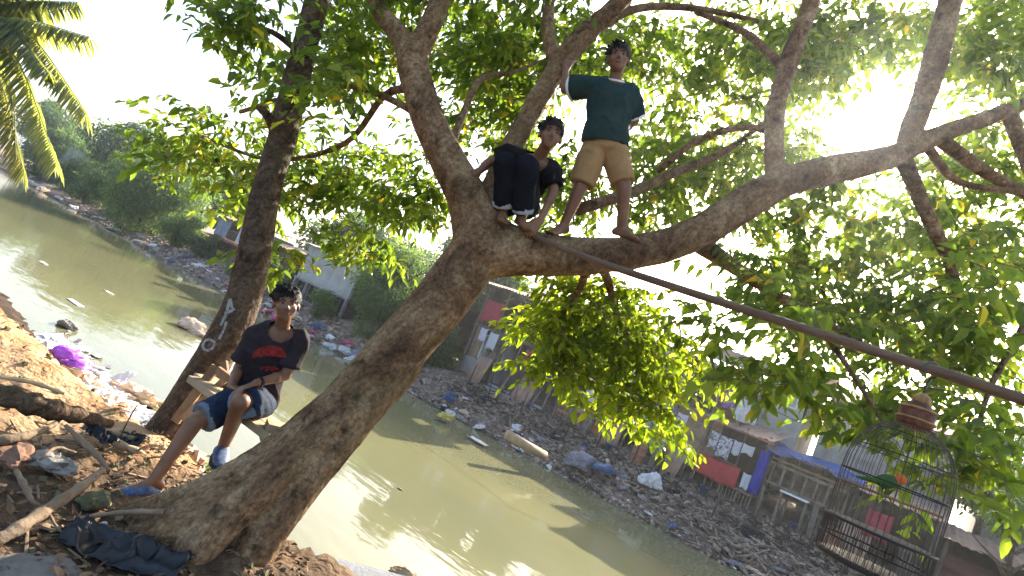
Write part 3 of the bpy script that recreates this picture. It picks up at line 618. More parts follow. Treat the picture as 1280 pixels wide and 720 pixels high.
gs = Geo(); gs.box(at(352, 522, 3.46)+np.array([0, 0, -.10]), (.13, .12, .12), np.array(Matrix.Rotation(.5, 3, 'Z')), r=.4); gs.build('block', M['wood_pale'], seat)

# ================================================================== PEOPLE
def nz(v): v = np.array(v, float); return v/np.linalg.norm(v)
def hand(g, wr, d, n, L=.15, curl=.35, side=1, spread=.12):
    """palm and five fingers; d along the fingers, n out of the palm, side = +1 when the thumb is towards cross(d, n)"""
    d = nz(d); n = nz(n-d*np.dot(n, d)) if False else nz(np.array(n)-d*np.dot(n, d)); x = np.cross(d, n)*side
    pl = L*.52
    for q in (-.026, -.009, .009, .026): g.capsule(wr+x*q*.7, wr+d*pl+x*q, .014, .011, 8)
    for i, (q, fl) in enumerate(((.027, .9), (.009, 1.0), (-.009, .95), (-.027, .75))):
        p = wr+d*pl+x*q; dir_ = nz(d+x*q*spread*30*.1); seg = L*.48*fl/3; ang = curl*(.8+.1*i)
        for k in range(3):
            ang2 = ang*(k+.5); v = dir_*cos(ang2)+n*sin(ang2); e = p+v*seg*1.15; g.capsule(p, e, .0082-.0006*k, .0078-.0006*k, 8); p = e
    p = wr+d*.02+x*.026; v = nz(d*.75+x*.6+n*.25)
    for k in range(2): e = p+v*L*.2; g.capsule(p, e, .011-.001*k, .0095-.001*k, 8); p = e; v = nz(v+n*curl*.5+d*.3)
def head_geo(g, c, u, f, h):
    """c head centre, u up, f facing, h head height"""
    u = nz(u); f = nz(np.array(f)-u*np.dot(f, u)); s = np.cross(f, u); k = h/.22; A = np.stack([s, f, u])
    P = lambda x, y, z: c+(s*x+f*y+u*z)*k
    E = lambda x, y, z, a, b, cc: g.ell(P(x, y, z), (a*k, b*k, cc*k), A, 16, 11)
    E(0, -.012, .028, .074, .092, .082); E(0, .022, -.025, .060, .066, .075); E(0, .045, -.072, .036, .036, .03); E(0, .058, -.088, .018, .018, .017)
    E(.034, .052, -.025, .026, .024, .026); E(-.034, .052, -.025, .026, .024, .026)     # cheeks
    E(.028, .072, .022, .026, .012, .009); E(-.028, .072, .022, .026, .012, .009)        # brows
    g.capsule(P(0, .080, .01), P(0, .098, -.026), .008*k, .0125*k, 8); E(.011, .086, -.031, .009, .009, .008); E(-.011, .086, -.031, .009, .009, .008)
    E(0, .074, -.054, .026, .014, .013)                                                   # mouth mound
    for sg in (-1, 1): E(sg*.074, -.012, -.010, .009, .018, .029)
    return P, s, u, f, k
def face_bits(P, s, u, f, k, par):
    A = np.stack([s, f, u])
    for sg in (-1, 1):
        Geo().ell(P(sg*.029, .0735, .004), (.0115*k, .005*k, .0050*k), A, 10, 7).build('eye', M['eye_white'], par, smooth=True)
        Geo().ell(P(sg*.029, .0785, .004), (.0062*k, .003*k, .0062*k), A, 10, 7).build('iris', M['iris'], par, smooth=True)
        Geo().tube([P(sg*.013, .083, .020), P(sg*.03, .083, .026), P(sg*.045, .071, .021)], [.003*k, .004*k, .002*k], 6).build('eyebrow', M['hair'], par, smooth=True)
    gl = Geo(); gl.ell(P(0, .0855, -.050), (.021*k, .005*k, .0045*k), A, 12, 7); gl.ell(P(0, .0855, -.0585), (.018*k, .006*k, .0055*k), A, 12, 7); gl.build('lips', M['lip'], par, smooth=True)
def hair_on(P, s, u, f, k, c, par, length=.0, seed=0):
    rs = np.random.default_rng(seed); g = Geo(); A = np.stack([s, f, u])
    g.ell(P(0, -.016, .040), (.086*k, .104*k, .090*k), A, 20, 14)
    for i in range(230):
        v = rs.normal(0, 1, 3); v /= np.linalg.norm(v)
        if v[2] < -.2 or (v[1] > .3 and v[2] < .35): continue
        b = np.array([.080*v[0], -.016+.098*v[1], .040+.084*v[2]]); e = b+np.array([v[0]*.006+.012, .014+.010*v[1], .005*v[2]])*(1+length)+rs.normal(0, .006, 3)
        g.capsule(P(*b), P(*e), .009*k, .002*k, 6)
    def cut(co):
        q = (co-c)/k; x = q@s; y = q@f; z = q@u
        line = np.where(y > .02, .040-.010*(np.abs(x)/.07)**2*2, np.where(y > -.03, .0+(y+.03)*1.1, -.045))
        line = np.where((np.abs(x) > .05) & (y > .005), .008, line)
        return z < line+.007*np.sin(x*310+y*90)+.005*np.sin(x*710)
    return remesh('hair', g, M['hair'], .0045*k, par, 0, None, cut)
def cloth_noise(amp, sc=9):
    def f(co):
        x, y, z = co[:, 0], co[:, 1], co[:, 2]
        r1 = 1-np.abs(fbm(x*sc*.75+z*sc*.5+y*3, z*sc*.42-x*sc*.3+y*2, 3))*5
        return amp*1.3*fbm(x*sc+y*4, z*sc+y*3, 3)+amp*.8*np.clip(r1, 0, 1)**2
    return f

def person(name, label, J, h=.22, hair_seed=0, hands=(), feet=(), scale=1.0):
    """J holds world joints; returns (body, frame) - the body is one continuous mesh"""
    g = Geo(); k = scale
    pel, neck = J['pelvis'], J['neck']; sR, sL = J['shR'], J['shL']
    S = nz(sL-sR); U = nz(neck-pel); Fr = nz(np.cross(S, U)); Fr = Fr if np.dot(Fr, CAM-neck) > 0 else -Fr
    S2 = nz(np.cross(U, Fr)); S2 = S2 if np.dot(S2, S) > 0 else -S2
    sw = np.linalg.norm(sL-sR)/2; T = lambda a: pel+(neck-pel)*a+J.get('bend', np.zeros(3))*4*a*(1-a)
    g.loft([(T(-.08), S2*.07*k, Fr*.06*k), (T(0), S2*.128*k, Fr*.088*k), (T(.15), S2*.125*k, Fr*.085*k), (T(.35), S2*.112*k, Fr*.078*k), (T(.6), S2*.130*k, Fr*.088*k), (T(.8), S2*.135*k, Fr*.084*k), (T(.93), S2*.095*k, Fr*.062*k), (T(1.0), S2*.05*k, Fr*.05*k)])
    for sh in (sR, sL): g.capsule(T(.86), sh, .062*k, .052*k); g.capsule(T(.95), sh, .04*k, .045*k)
    hc = J['head']; g.capsule(T(.95), hc-nz(J['hup'])*h*.2, .048*k, .046*k)
    fr = head_geo(g, hc, J['hup'], J['hface'], h)
    for a, b, c in (('shR', 'elR', 'wrR'), ('shL', 'elL', 'wrL')):
        if c in J: g.chain([J[a], J[b], J[c]], [.047*k, .036*k, .025*k]); m_ = (J[b]*.65+J[c]*.35); g.ell(m_, (.037*k,)*3)
    for a, b, c in (('hipR', 'knR', 'anR'), ('hipL', 'knL', 'anL')):
        g.chain([J[a], J[b], J[c]], [.080*k, .054*k, .034*k]); cf = J[b]*.68+J[c]*.32; g.capsule(J[b]*.85+J[c]*.15, cf-Fr*.008, .050*k, .050*k); g.capsule(cf-Fr*.008, J[b]*.35+J[c]*.65, .050*k, .038*k)
        g.ell(J[b], (.053*k,)*3)
    for wr, d, n, sd, cu in hands: hand(g, wr, np.array(d), np.array(n), .155*k, cu, sd)
    for an, toe in feet:
        d = nz(toe-an); up = np.array([0, 0, 1.]); hd = nz(np.array([d[0], d[1], 0])); L = .21*k; heel = an-up*.035*k-hd*.045*k; x = np.cross(hd, up); tp = toe
        g.capsule(heel, an, .030*k, .034*k); g.capsule(an-up*.01, heel*.35+tp*.65+up*.012, .034*k, .026*k); g.capsule(heel, tp, .026*k, .024*k)
        for q in (-.022, .022): g.capsule(an*.4+tp*.6-up*.01+x*q*.6*k, tp+x*q*k, .022*k, .018*k)
        for i, q in enumerate((-.034, -.017, 0, .017, .034)): g.capsule(tp+x*q*k, tp+x*q*1.15*k+hd*(.035-.004*abs(i-2))*k-up*.004, .0105*k, .009*k, 8)
    body = remesh('person', g, M['skin'], .0062, None, 3)
    tag(body, label, 'person')
    face_bits(*fr, body); hair_on(*fr, hc, body, .3, hair_seed)
    return body, dict(S=S2, U=U, F=Fr, T=T, fr=fr)
def shirt(body, fr, J, m, hem, k=1.0, slv=.75, ease=.02, slw=.075, scoop=.075, both=None, trim=None, untuck=1.15):
    g = Geo(); T = fr['T']; S, Fr = fr['S'], fr['F']; e = ease
    g.loft([(T(hem), S*(.128*k+e)*untuck, Fr*(.088*k+e)*untuck), (T(.15), S*(.126*k+e)*1.06, Fr*(.088*k+e)*1.05), (T(.35), S*(.118*k+e), Fr*(.085*k+e)), (T(.6), S*(.132*k+e), Fr*(.090*k+e)), (T(.8), S*(.138*k+e), Fr*(.086*k+e)), (T(.94), S*(.105*k+e*.7), Fr*(.068*k+e*.5)), (T(1.02), S*(.06*k+e*.5), Fr*(.058*k+e*.3))])
    for i, (a, b) in enumerate((('shR', 'elR'), ('shL', 'elL'))):
        q = slv[i] if isinstance(slv, (tuple, list)) else slv
        g.capsule(T(.86), J[a], .068*k+e*.3, .060*k+e*.3); g.capsule(T(.95), J[a], .05*k, .054*k+e*.3)
        d = J[b]-J[a]; end = J[a]+d*q
        P = [J[a]-d*.05, J[a]+d*q*.4, J[a]+d*q*.8, end]; g.tube(P, [.058*k+e*.5, .058*k+e*.6, slw*k*.95, slw*k], 14)
    nk = T(1.0)+Fr*.055*k
    ax = nz(fr['U']+Fr*.25)
    def cut(co):
        q = co-nk; r2 = np.linalg.norm(q, axis=1); ins = r2 < scoop
        q2 = co-T(1.03); return ins | (np.linalg.norm(q2, axis=1) < .058*k)
    o = remesh('shirt', g, m, .0085, body, 2, cloth_noise(.015), cut)
    return o
def ring(pts_c, axis_, rad, th, m, name, par):
    a = nz(axis_); g = Geo(); g.tube([pts_c-a*th/2, pts_c+a*th/2], [rad, rad], 18); return g.build(name, m, par, smooth=False)
def shorts(body, fr, J, m, legs, k=1.0, ease=.018, top=.12, name='shorts', wide=1.0, vox=.0085, hips=True):
    g = Geo(); T = fr['T']; S, Fr = fr['S'], fr['F']
    if hips: g.loft([(T(-.12), S*.09*k, Fr*.075*k), (T(-.04), S*(.13*k+ease), Fr*(.092*k+ease)), (T(top*.5), S*(.132*k+ease*.8), Fr*(.092*k+ease*.7)), (T(top), S*(.125*k+ease*.4), Fr*(.088*k+ease*.4))])
    for (a, b, c, q) in legs:
        if q <= 1: P = [J[a], J[a]+(J[b]-J[a])*q*.5, J[a]+(J[b]-J[a])*q]; g.tube(P, [.088*k+ease*.6, .080*k*wide+ease, .073*k*wide+ease], 16); g.ell(J[a], (.09*k+ease*.5,)*3)
        else:
            e_ = J[b]+(J[c]-J[b])*(q-1); g.ell(J[a], (.09*k+ease*.5,)*3); g.capsule(J[a], J[b], .090*k+ease*.4, .066*k+ease*.6); g.capsule(J[b], J[b]*.5+e_*.5, .066*k+ease*.6, .058*k+ease*.8); g.tube([J[b]*.5+e_*.5, e_], [.058*k+ease*.9, .054*k+ease*.9], 14)
    return remesh(name, g, m, vox, body, 2, cloth_noise(.013, 8))
U0 = np.array([0, 0, 1.])

# --- seated boy
J = dict(pelvis=at(314, 497, 3.70), neck=at(353, 408, 3.60), shR=at(322, 420, 3.58), shL=at(374, 424, 3.66), elR=at(299, 460, 3.60), wrR=at(289, 483, 3.42),
         elL=at(357, 469, 3.60), wrL=at(320, 479, 3.42), hipR=at(303, 498, 3.66), hipL=at(326, 503, 3.68), knR=at(244, 527, 3.40), anR=at(193, 599, 3.27),
         knL=at(301, 503, 3.32), anL=at(279, 558, 3.55), head=at(358, 381, 3.55), hup=nz(at(363, 356, 3.58)-at(356, 398, 3.55)), hface=nz(CAM-at(358, 377, 3.56)+RT*.25-UP*.25))
b1, fr1 = person('person', 'boy in dark tee with red print and denim shorts, sitting on plank between trunks', J, .222, 3,
    hands=[(J['wrR'], at(306, 489, 3.36)-J['wrR'], -FW*.2-UP, 1, .5), (J['wrL'], at(298, 487, 3.34)-J['wrL'], -UP-FW*.1, -1, .5)],
    feet=[(J['anR'], at(156, 616, 3.16)), (J['anL'], at(276, 577, 3.42))])
sh1 = shirt(b1, fr1, J, M['shirt_dark'], -.02, slv=.78, slw=.078, ease=.022, scoop=.074)
s1 = shorts(b1, fr1, J, M['denim'], [('hipR', 'knR', 'anR', .84), ('hipL', 'knL', 'anL', .86)], wide=1.06)
for a, b_ in (('hipR', 'knR'), ('hipL', 'knL')):
    d = J[b_]-J[a]; e_ = J[a]+d*.86; gr = Geo(); gr.tube([e_-d*.12, e_-d*.06, e_], [.093, .098, .096], 18); remesh('cuff', gr, M['denim_pale'], .009, b1, 1, cloth_noise(.005))
def shoe(body, an, toe, m):
    hd = nz((toe-an)*np.array([1, 1, 0])); up = U0; x = np.cross(hd, up); g = Geo(); z0 = np.array([0, 0, toe[2]-.028])
    hl = an*np.array([1, 1, 0])-hd*.06+z0; tp = toe*np.array([1, 1, 0])+hd*.035+z0
    g2 = Geo(); g2.loft([(hl-hd*.012+up*.02, x*.03, up*.02), (hl+hd*.02+up*.03, x*.04, up*.036), (hl*.6+tp*.4+up*.045, x*.045, up*.05), (hl*.3+tp*.7+up*.03, x*.05, up*.035), (tp-hd*.02+up*.022, x*.044, up*.024), (tp+hd*.012+up*.016, x*.026, up*.012)])
    o = remesh('shoe', g2, m, .008, body, 2)
    gs = Geo(); gs.loft([(hl-hd*.016-up*.012, x*.034, up*.011), (hl+hd*.03-up*.012, x*.044, up*.012), (hl*.3+tp*.7-up*.012, x*.055, up*.012), (tp+hd*.016-up*.010, x*.032, up*.010)]); gs.build('sole', M['shoe_sole'], o, smooth=True)
shoe(b1, J['anR'], at(156, 616, 3.16), M['shoe_blue']); shoe(b1, J['anL'], at(276, 577, 3.42), M['shoe_blue'])
d = nz(J['elL']-J['wrL']); ring(J['wrL']+d*.03, d, .031, .016, M['wristband'], 'wristband', b1)
# the red print on the chest and the line of lettering-like marks below it
X1 = lambda zx, zy: (130+zx/2.322, 330+zy/2.322)
ribbon_on(sh1, [[X1(437, 263), X1(452, 250), X1(480, 241), X1(508, 246), X1(524, 262)], [X1(446, 261), X1(470, 251), X1(495, 251), X1(516, 263)], [X1(432, 268), X1(460, 262), X1(500, 262), X1(530, 268)]], 4.6, M['print_red'], 'chest_print', sh1, .004)
ribbon_on(sh1, [[X1(455, 303), X1(470, 299), X1(490, 300), X1(508, 306)], [X1(468, 308), X1(482, 306), X1(494, 309)]], 2.6, M['print_red'], 'chest_print', sh1, .004)

# --- crouching boy
J = dict(pelvis=at(645, 254, 4.02), neck=at(673, 197, 3.84), shR=at(637, 193, 3.86), shL=at(689, 210, 3.82), elR=at(611, 203, 3.92), wrR=at(597, 216, 3.86),
         elL=at(692, 240, 3.80), wrL=at(676, 274, 3.76), hipR=at(636, 252, 3.99), hipL=at(658, 256, 3.99), knR=at(632, 204, 3.70), knL=at(658, 209, 3.70),
         anR=at(628, 262, 3.84), anL=at(653, 270, 3.82), head=at(688, 170, 3.76), hup=nz(at(695, 148, 3.78)-at(682, 191, 3.75)), hface=nz(CAM-at(688, 170, 3.76)+RT*.3-UP*.1), bend=-FW*-.05)
b2, fr2 = person('person', 'boy in black tee and dark rolled-up jeans crouching barefoot in the fork of the tree', J, .218, 8, scale=.95,
    hands=[(J['wrR'], at(589, 222, 3.84)-J['wrR'], at(589, 222, 4.2)-CAM, 1, .5), (J['wrL'], at(668, 284, 3.73)-J['wrL'], FW-UP*.4, -1, .35)],
    feet=[(J['anR'], at(628, 277, 3.72)), (J['anL'], at(656, 284, 3.70))])
shirt(b2, fr2, J, M['shirt_black'], .0, k=.95, slv=(.55, .72), slw=.074, ease=.02, scoop=.078)
shorts(b2, fr2, J, M['pants_navy'], [('hipR', 'knR', 'anR', 1.86), ('hipL', 'knL', 'anL', 1.86)], k=.95, name='jeans', ease=.02)
for kn, an in (('knR', 'anR'), ('knL', 'anL')):
    d = J[an]-J[kn]; e_ = J[kn]+d*.93; gr = Geo(); gr.tube([e_-d*.13, e_], [.072, .070], 18); remesh('cuff', gr, M['cuff_white'], .008, b2, 1, cloth_noise(.004))

# --- standing boy
J = dict(pelvis=at(755, 183, 3.97), neck=at(769, 102, 3.97), shR=at(733, 108, 3.96), shL=at(786, 116, 3.98), elR=at(706, 112, 4.06), wrR=at(707, 86, 4.18),
         elL=at(794, 150, 4.06), wrL=at(770, 172, 4.12), hipR=at(742, 188, 3.97), hipL=at(768, 190, 3.97), knR=at(725, 235, 3.93), knL=at(780, 236, 3.92),
         anR=at(706, 279, 3.95), anL=at(778, 285, 3.95), head=at(772.5, 75, 3.94), hup=nz(at(776, 53, 3.96)-at(770, 95, 3.93)), hface=nz(CAM-at(773, 75, 3.94)+RT*.15-UP*.15))
b3, fr3 = person('person', 'boy in green tee and khaki shorts standing barefoot on the limb, holding a branch', J, .220, 12, scale=.95,
    hands=[(J['wrR'], at(713, 74, 4.22)-J['wrR'], FW+RT*.3, 1, .7), (J['wrL'], at(756, 176, 4.13)-J['wrL'], -FW, -1, .4)],
    feet=[(J['anR'], at(689, 291, 3.86)), (J['anL'], at(795, 299, 3.86))])
sh3 = shirt(b3, fr3, J, M['shirt_teal'], .04, k=.95, slv=(.62, .86), slw=.088, ease=.036, scoop=.062, untuck=1.04)
shorts(b3, fr3, J, M['khaki'], [('hipR', 'knR', 'anR', .90), ('hipL', 'knL', 'anL', .84)], k=.95, ease=.016, wide=1.02)
for a, b_, q, rr in (('shR', 'elR', .64, .0855), ('shL', 'elL', .88, .0855)):
    d = J[b_]-J[a]; ring(J[a]+d*q, d, rr, .016, M['trim_white'], 'sleeve_trim', b3)
ang = np.linspace(0, 2*pi, 20); c_ = fr3['T'](1.0)+fr3['F']*.004
gt = Geo(); gt.tube([c_+fr3['S']*.066*cos(q)+fr3['F']*.062*sin(q)-fr3['U']*.018*max(0, sin(q)) for q in ang], .010, 6); gt.build('collar', M['trim_white'], b3, smooth=True)

# ================================================================== POLE AND BIRDCAGE
P = [at(612, 270, 4.02), at(700, 309, 3.62), at(800, 345, 3.30), at(1165, 462, 2.46), at(1290, 503, 2.22), at(1420, 545, 2.02)]
Pp = smooth_path(P, 8); pole = Geo().tube(Pp, np.linspace(.019, .027, len(Pp)), 12).build('bamboo_pole', M['pole'], smooth=True)
tag(pole, 'long brown pole lashed to the tree fork, carrying the birdcage', 'pole')
pe = at(1400, 539, 2.05); pg = np.array([pe[0]+.02, pe[1], gz(pe)-.1]); fp = tag(empty('forked_post', pg), 'forked wooden post in the near bank holding up the low end of the pole', 'post')
Geo().tube(smooth_path([pg, pg*.5+pe*.5+np.array([.03, .01, 0]), pe-U0*.07], 5), np.linspace(.05, .035, 11), 9).build('post', M['root_wood'], fp, smooth=True)
for q in (-1, 1): Geo().tube([pe-U0*.09, pe-U0*.03+RT*.0+np.array([.03, .05, 0])*q, pe+U0*.08+np.array([.04, .07, 0])*q], [.03, .022, .015], 8).build('prong', M['root_wood'], fp, smooth=True)
gl = Geo()
for q in np.linspace(-.5, .5, 6): 
    c_ = at(617, 273, 4.0)+np.array([.05, 0, -.01])*q; a_ = nz(P[1]-P[0]); x = nz(np.cross(a_, U0)); y = np.cross(a_, x)
    gl.tube([c_+(x*cos(t)+y*sin(t))*.026 for t in np.linspace(0, 2*pi, 14)], .004, 5)
tag(gl.build('lashing_cord', M['plastic_black'], smooth=True), 'dark cord wound round the pole end at the tree fork', 'cord')

hk = at(1164, 463, 2.46); cz = hk[2]
cb = np.array([hk[0]-.0, hk[1]+.0, cz-.88])
cage = tag(empty('birdcage', cb), 'round domed birdcage with thin dark bars and dark red wicker cap, hanging from the pole', 'birdcage')
CP = lambda r_, a_, z: np.array([cb[0]+r_*cos(a_), cb[1]+r_*sin(a_), cb[2]+z])
RC = .20
gh = Geo(); gh.tube([CP(.03*cos(t), 0, .86+.03*sin(t)) if False else np.array([hk[0]+.034*cos(t), hk[1], cz+.0+.034*sin(t)]) for t in np.linspace(-1.2, pi+.6, 14)] , .0055, 7)
gh.tube([hk+np.array([.034*cos(-1.2), 0, .034*sin(-1.2)]), hk+np.array([0, 0, -.06]), hk+np.array([0, 0, -.12])], .0055, 7); gh.build('hook', M['metal'], cage, smooth=True)
gc = Geo()
prof = [(r_*.8, z_-.0) for r_, z_ in [(.012, .775), (.03, .765), (.045, .75), (.038, .738), (.045, .73), (.075, .705), (.086, .68), (.08, .655), (.086, .648), (.084, .63), (.07, .618), (.06, .612)]]
def lathe(g, prof, seg=26):
    V = [CP(r_, 2*pi*k/seg, z) for r_, z in prof for k in range(seg)]
    return g.add(V, [(i*seg+k, (i+1)*seg+k, (i+1)*seg+(k+1) % seg, i*seg+(k+1) % seg) for i in range(len(prof)-1) for k in range(seg)]+[tuple(range(seg)), tuple((len(prof)-1)*seg+k for k in reversed(range(seg)))])
lathe(gc, prof[4:]).build('cap', M['wicker'], cage, smooth=True)
lathe(Geo(), prof[:5]).build('finial', M['wicker_gold'], cage, smooth=True)
for z_, r_ in ((.652, .071), (.70, .065)): Geo().tube([CP(r_, t, z_) for t in np.linspace(0, 2*pi, 30)], .006, 6).build('cap_band', M['wicker_gold'], cage, smooth=True)
gb = Geo(); NB = 44
dome = [(.058, .622), (.098, .606), (.138, .574), (.168, .53), (.188, .48), (.197, .42), (RC, .36)]
for k in range(NB):
    a_ = 2*pi*k/NB; gb.tube([CP(r_, a_, z) for r_, z in dome]+[CP(RC, a_, .0)], .0015, 4, cap=False)
gb.build('bars', M['cage_bar'], cage)
gm = Geo()
for k in range(NB*2):                                   # denser lattice of the lower skirt
    a_ = 2*pi*(k+.5)/(NB*2); gm.tube([CP(RC+.004, a_, .0), CP(RC+.004, a_+.05, .15)], .0017, 4, cap=False)
gm.build('skirt', M['cage_bar'], cage)
for z_, rr, th in ((.0, RC, .008), (.15, RC+.003, .006), (.36, RC, .0032), (.48, .188, .0022), (.574, .138, .0022), (.075, RC+.003, .004)):
    Geo().tube([CP(rr, t, z_) for t in np.linspace(0, 2*pi, 48)], th, 6).build('hoop', M['cage_dark'], cage, smooth=True)
lathe(Geo(), [(RC-.004, .150), (RC-.004, .156)]).build('tray', M['wood_dark'], cage)
lathe(Geo(), [(RC-.01, -.012), (RC, -.004), (RC, .006), (RC-.012, .012)]).build('base', M['cage_dark'], cage)
Geo().tube([CP(RC, pi*.92, .30), CP(RC, -pi*.08, .31)], .006, 7).build('perch', M['wood_raw'], cage, smooth=True)
gB = Geo(); bc = CP(.03, 2.9, .365); X = RT*.9+UP*.2; X = nz(X*np.array([1, 1, 0])); 
gB.ell(bc, (.03, .052, .03), np.stack([np.cross(X, U0), nz(X+U0*.35), nz(U0-X*.35)])); gB.ell(bc+X*.048+U0*.03, (.023,)*3)
gB.capsule(bc-X*.035-U0*.012, bc-X*.12-U0*.03, .016, .006); gB.capsule(bc+X*.064+U0*.028, bc+X*.078+U0*.018, .009, .004, 8)
for q in (-.012, .012): gB.capsule(bc-U0*.02+np.cross(X, U0)*q, bc-U0*.056+np.cross(X, U0)*q, .006, .004, 6)
bird = remesh('bird', gB, [M['bird_green'], M['bird_orange']], .0045, None, 2)
face_mats(bird, lambda c: (np.linalg.norm(c-(bc+X*.05+U0*.03), axis=1) < .034))
tag(bird, 'small green bird with orange head perched inside the birdcage', 'bird')
# ================================================================== FAR BANK: SHACKS
ANG = math.atan2(-DS[1], -DS[0])
class House:
    """local frame: x to the right along the bank, y away from the river, z up from the base"""
    def __init__(s, name, label, s0, t0, zb, cat='shack', group=None, rz=0):
        s.zb = zb; s.o = empty(name, stz(s0, t0, zb), ANG+rz); tag(s.o, label, cat, group)
    def part(s, name, g, m, par=None, smooth=False): return g.build(name, m, par or s.o, local=True, smooth=smooth)
    def boards(s, name, x0, x1, z0, z1, y, m, bw=.2, th=.03, vert=True, jag=.04, axis_='x', gap=.004, par=None):
        g = Geo(); z0 -= s.zb; z1 -= s.zb
        if vert:
            x = x0
            while x < x1-.01:
                wv = min(bw*random.uniform(.7, 1.3), x1-x); j = random.uniform(-jag, jag); k = random.uniform(0, .012)
                if axis_ == 'x': g.box((x+wv/2, y-k, (z0+z1)/2+j/2), (wv-gap, th, z1-z0+j))
                else: g.box((y-k, x+wv/2, (z0+z1)/2+j/2), (th, wv-gap, z1-z0+j))
                x += wv
        else:
            z = z0
            while z < z1-.01:
                hv = min(bw*random.uniform(.7, 1.3), z1-z); j = random.uniform(-jag, jag); k = random.uniform(0, .012)
                if axis_ == 'x': g.box(((x0+x1)/2+j/2, y-k, z+hv/2), (x1-x0+j, th, hv-gap))
                else: g.box((y-k, (x0+x1)/2+j/2, z+hv/2), (th, x1-x0+j, hv-gap))
                z += hv
        return s.part(name, g, m, par)
    def wall(s, name, x0, x1, z0, z1, y, m, th=.1, axis_='x', par=None):
        g = Geo(); z0 -= s.zb; z1 -= s.zb
        if axis_ == 'x': g.box(((x0+x1)/2, y, (z0+z1)/2), (x1-x0, th, z1-z0))
        else: g.box((y, (x0+x1)/2, (z0+z1)/2), (th, x1-x0, z1-z0))
        return s.part(name, g, m, par)
    def shell(s, x0, x1, z0, z1, y0, y1, m, floor=True):
        """sides, back and floor: the dark inside seen through the openings is a real room"""
        s.wall('side_wall', y0, y1, z0, z1, x0+.05, m, .08, 'y'); s.wall('side_wall', y0, y1, z0, z1, x1-.05, m, .08, 'y')
        s.wall('back_wall', x0+.1, x1-.1, z0, z1, y1-.05, m, .08)
        if floor: s.part('floor', Geo().box(((x0+x1)/2, (y0+y1)/2, z0-s.zb-.06), (x1-x0+.1, y1-y0+.1, .1)), M['wood_grey'])
    def roof(s, x0, x1, y0, y1, zf, zb_, m, corr=.22, amp=.018, sag=.05, tilt=0., name='roof'):
        zf -= s.zb; zb_ -= s.zb; n = max(8, int((x1-x0)/corr*6)); g = Geo()
        def fn(u, v):
            x = x0+(x1-x0)*u; return (x, y0+(y1-y0)*v, zf+(zb_-zf)*v+amp*sin(x/corr*2*pi)-sag*sin(pi*u)*.6+tilt*(u-.5)+.02*sin(u*23+v*5)), (0, 0, 1)
        g.sheet(fn, n, 5, .012); return s.part(name, g, m, smooth=False)
    def post(s, x, y, z0, z1, r=.05, lean=0., name='post', m='wood_grey', round_=True):
        g = Geo(); a = (x, y, z0-s.zb); b = (x+lean, y, z1-s.zb)
        if round_: g.tube([a, b], [r*1.1, r*.9], 7)
        else: g.bar(a, b, r*2, r*2, side=(0, 1, 0))
        return s.part(name, g, M[m])
    def beam(s, x0, x1, z, y, wd=.08, name='beam', m='wood_grey', dz=0):
        return s.part(name, Geo().bar((x0, y, z-s.zb), (x1, y, z+dz-s.zb), wd, wd, side=(0, 1, 0)), M[m])
    def window(s, x0, x1, z0, z1, y, bars=0, frame='wood_grey', with_pane=True):
        g = Geo(); w_ = .06
        for a, b in (((x0, z0), (x1, z0)), ((x0, z1), (x1, z1))): g.bar((a[0]-w_/2, y, a[1]-s.zb), (b[0]+w_/2, y, b[1]-s.zb), w_, w_, side=(0, 1, 0))
        for x in (x0, x1): g.bar((x, y-.003, z0-s.zb), (x, y-.003, z1-s.zb), w_, w_*.9, side=(0, 1, 0))
        for k in range(bars): xx = x0+(x1-x0)*(k+1)/(bars+1); g.bar((xx, y, z0-s.zb), (xx, y, z1-s.zb), .025, .025, side=(0, 1, 0))
        f = s.part('window', g, M[frame])
        if with_pane: s.part('shade_pane', Geo().box(((x0+x1)/2, y+.05, (z0+z1)/2-s.zb), (x1-x0, .012, z1-z0)), M['shade_dark'], f)  # dark sheet standing in for the shade inside the window
        return f
    def rail(s, x0, x1, z0, z1, y, n=8, m='wood_grey', name='railing'):
        g = Geo()
        for z in (z0, z1): g.bar((x0, y, z-s.zb), (x1, y, z-s.zb), .05, .05, side=(0, 1, 0))
        for k in range(n+1): x = x0+(x1-x0)*k/n; g.bar((x, y+.002, z0-s.zb), (x, y+.002, z1-s.zb), .035, .03, side=(0, 1, 0))
        return s.part(name, g, M[m])
def hang(s, t, z0, z1, wd, m, name, label, cat, group=None, wav=.05, seed=0, tilt=0.):
    """a cloth hanging parallel to the bank; (s, t) is its left top corner"""
    rs = np.random.default_rng(seed); ph = rs.uniform(0, 6, 3); o0 = stz(s, t, 0)
    def fn(u, v):
        off = wav*(sin(u*9+ph[0])*.6+sin(u*17+ph[1])*.3)*(.35+.65*(1-v)); x = u*wd
        return o0-DS*x+NT*off+U0*(z0+(z1-z0)*v+tilt*u-.04*sin(pi*u)*v+.03*sin(u*7+ph[2])*(1-v)), -NT
    return tag(Geo().sheet(fn, 22, 8, .008).build(name, m, smooth=True), label, cat, group)

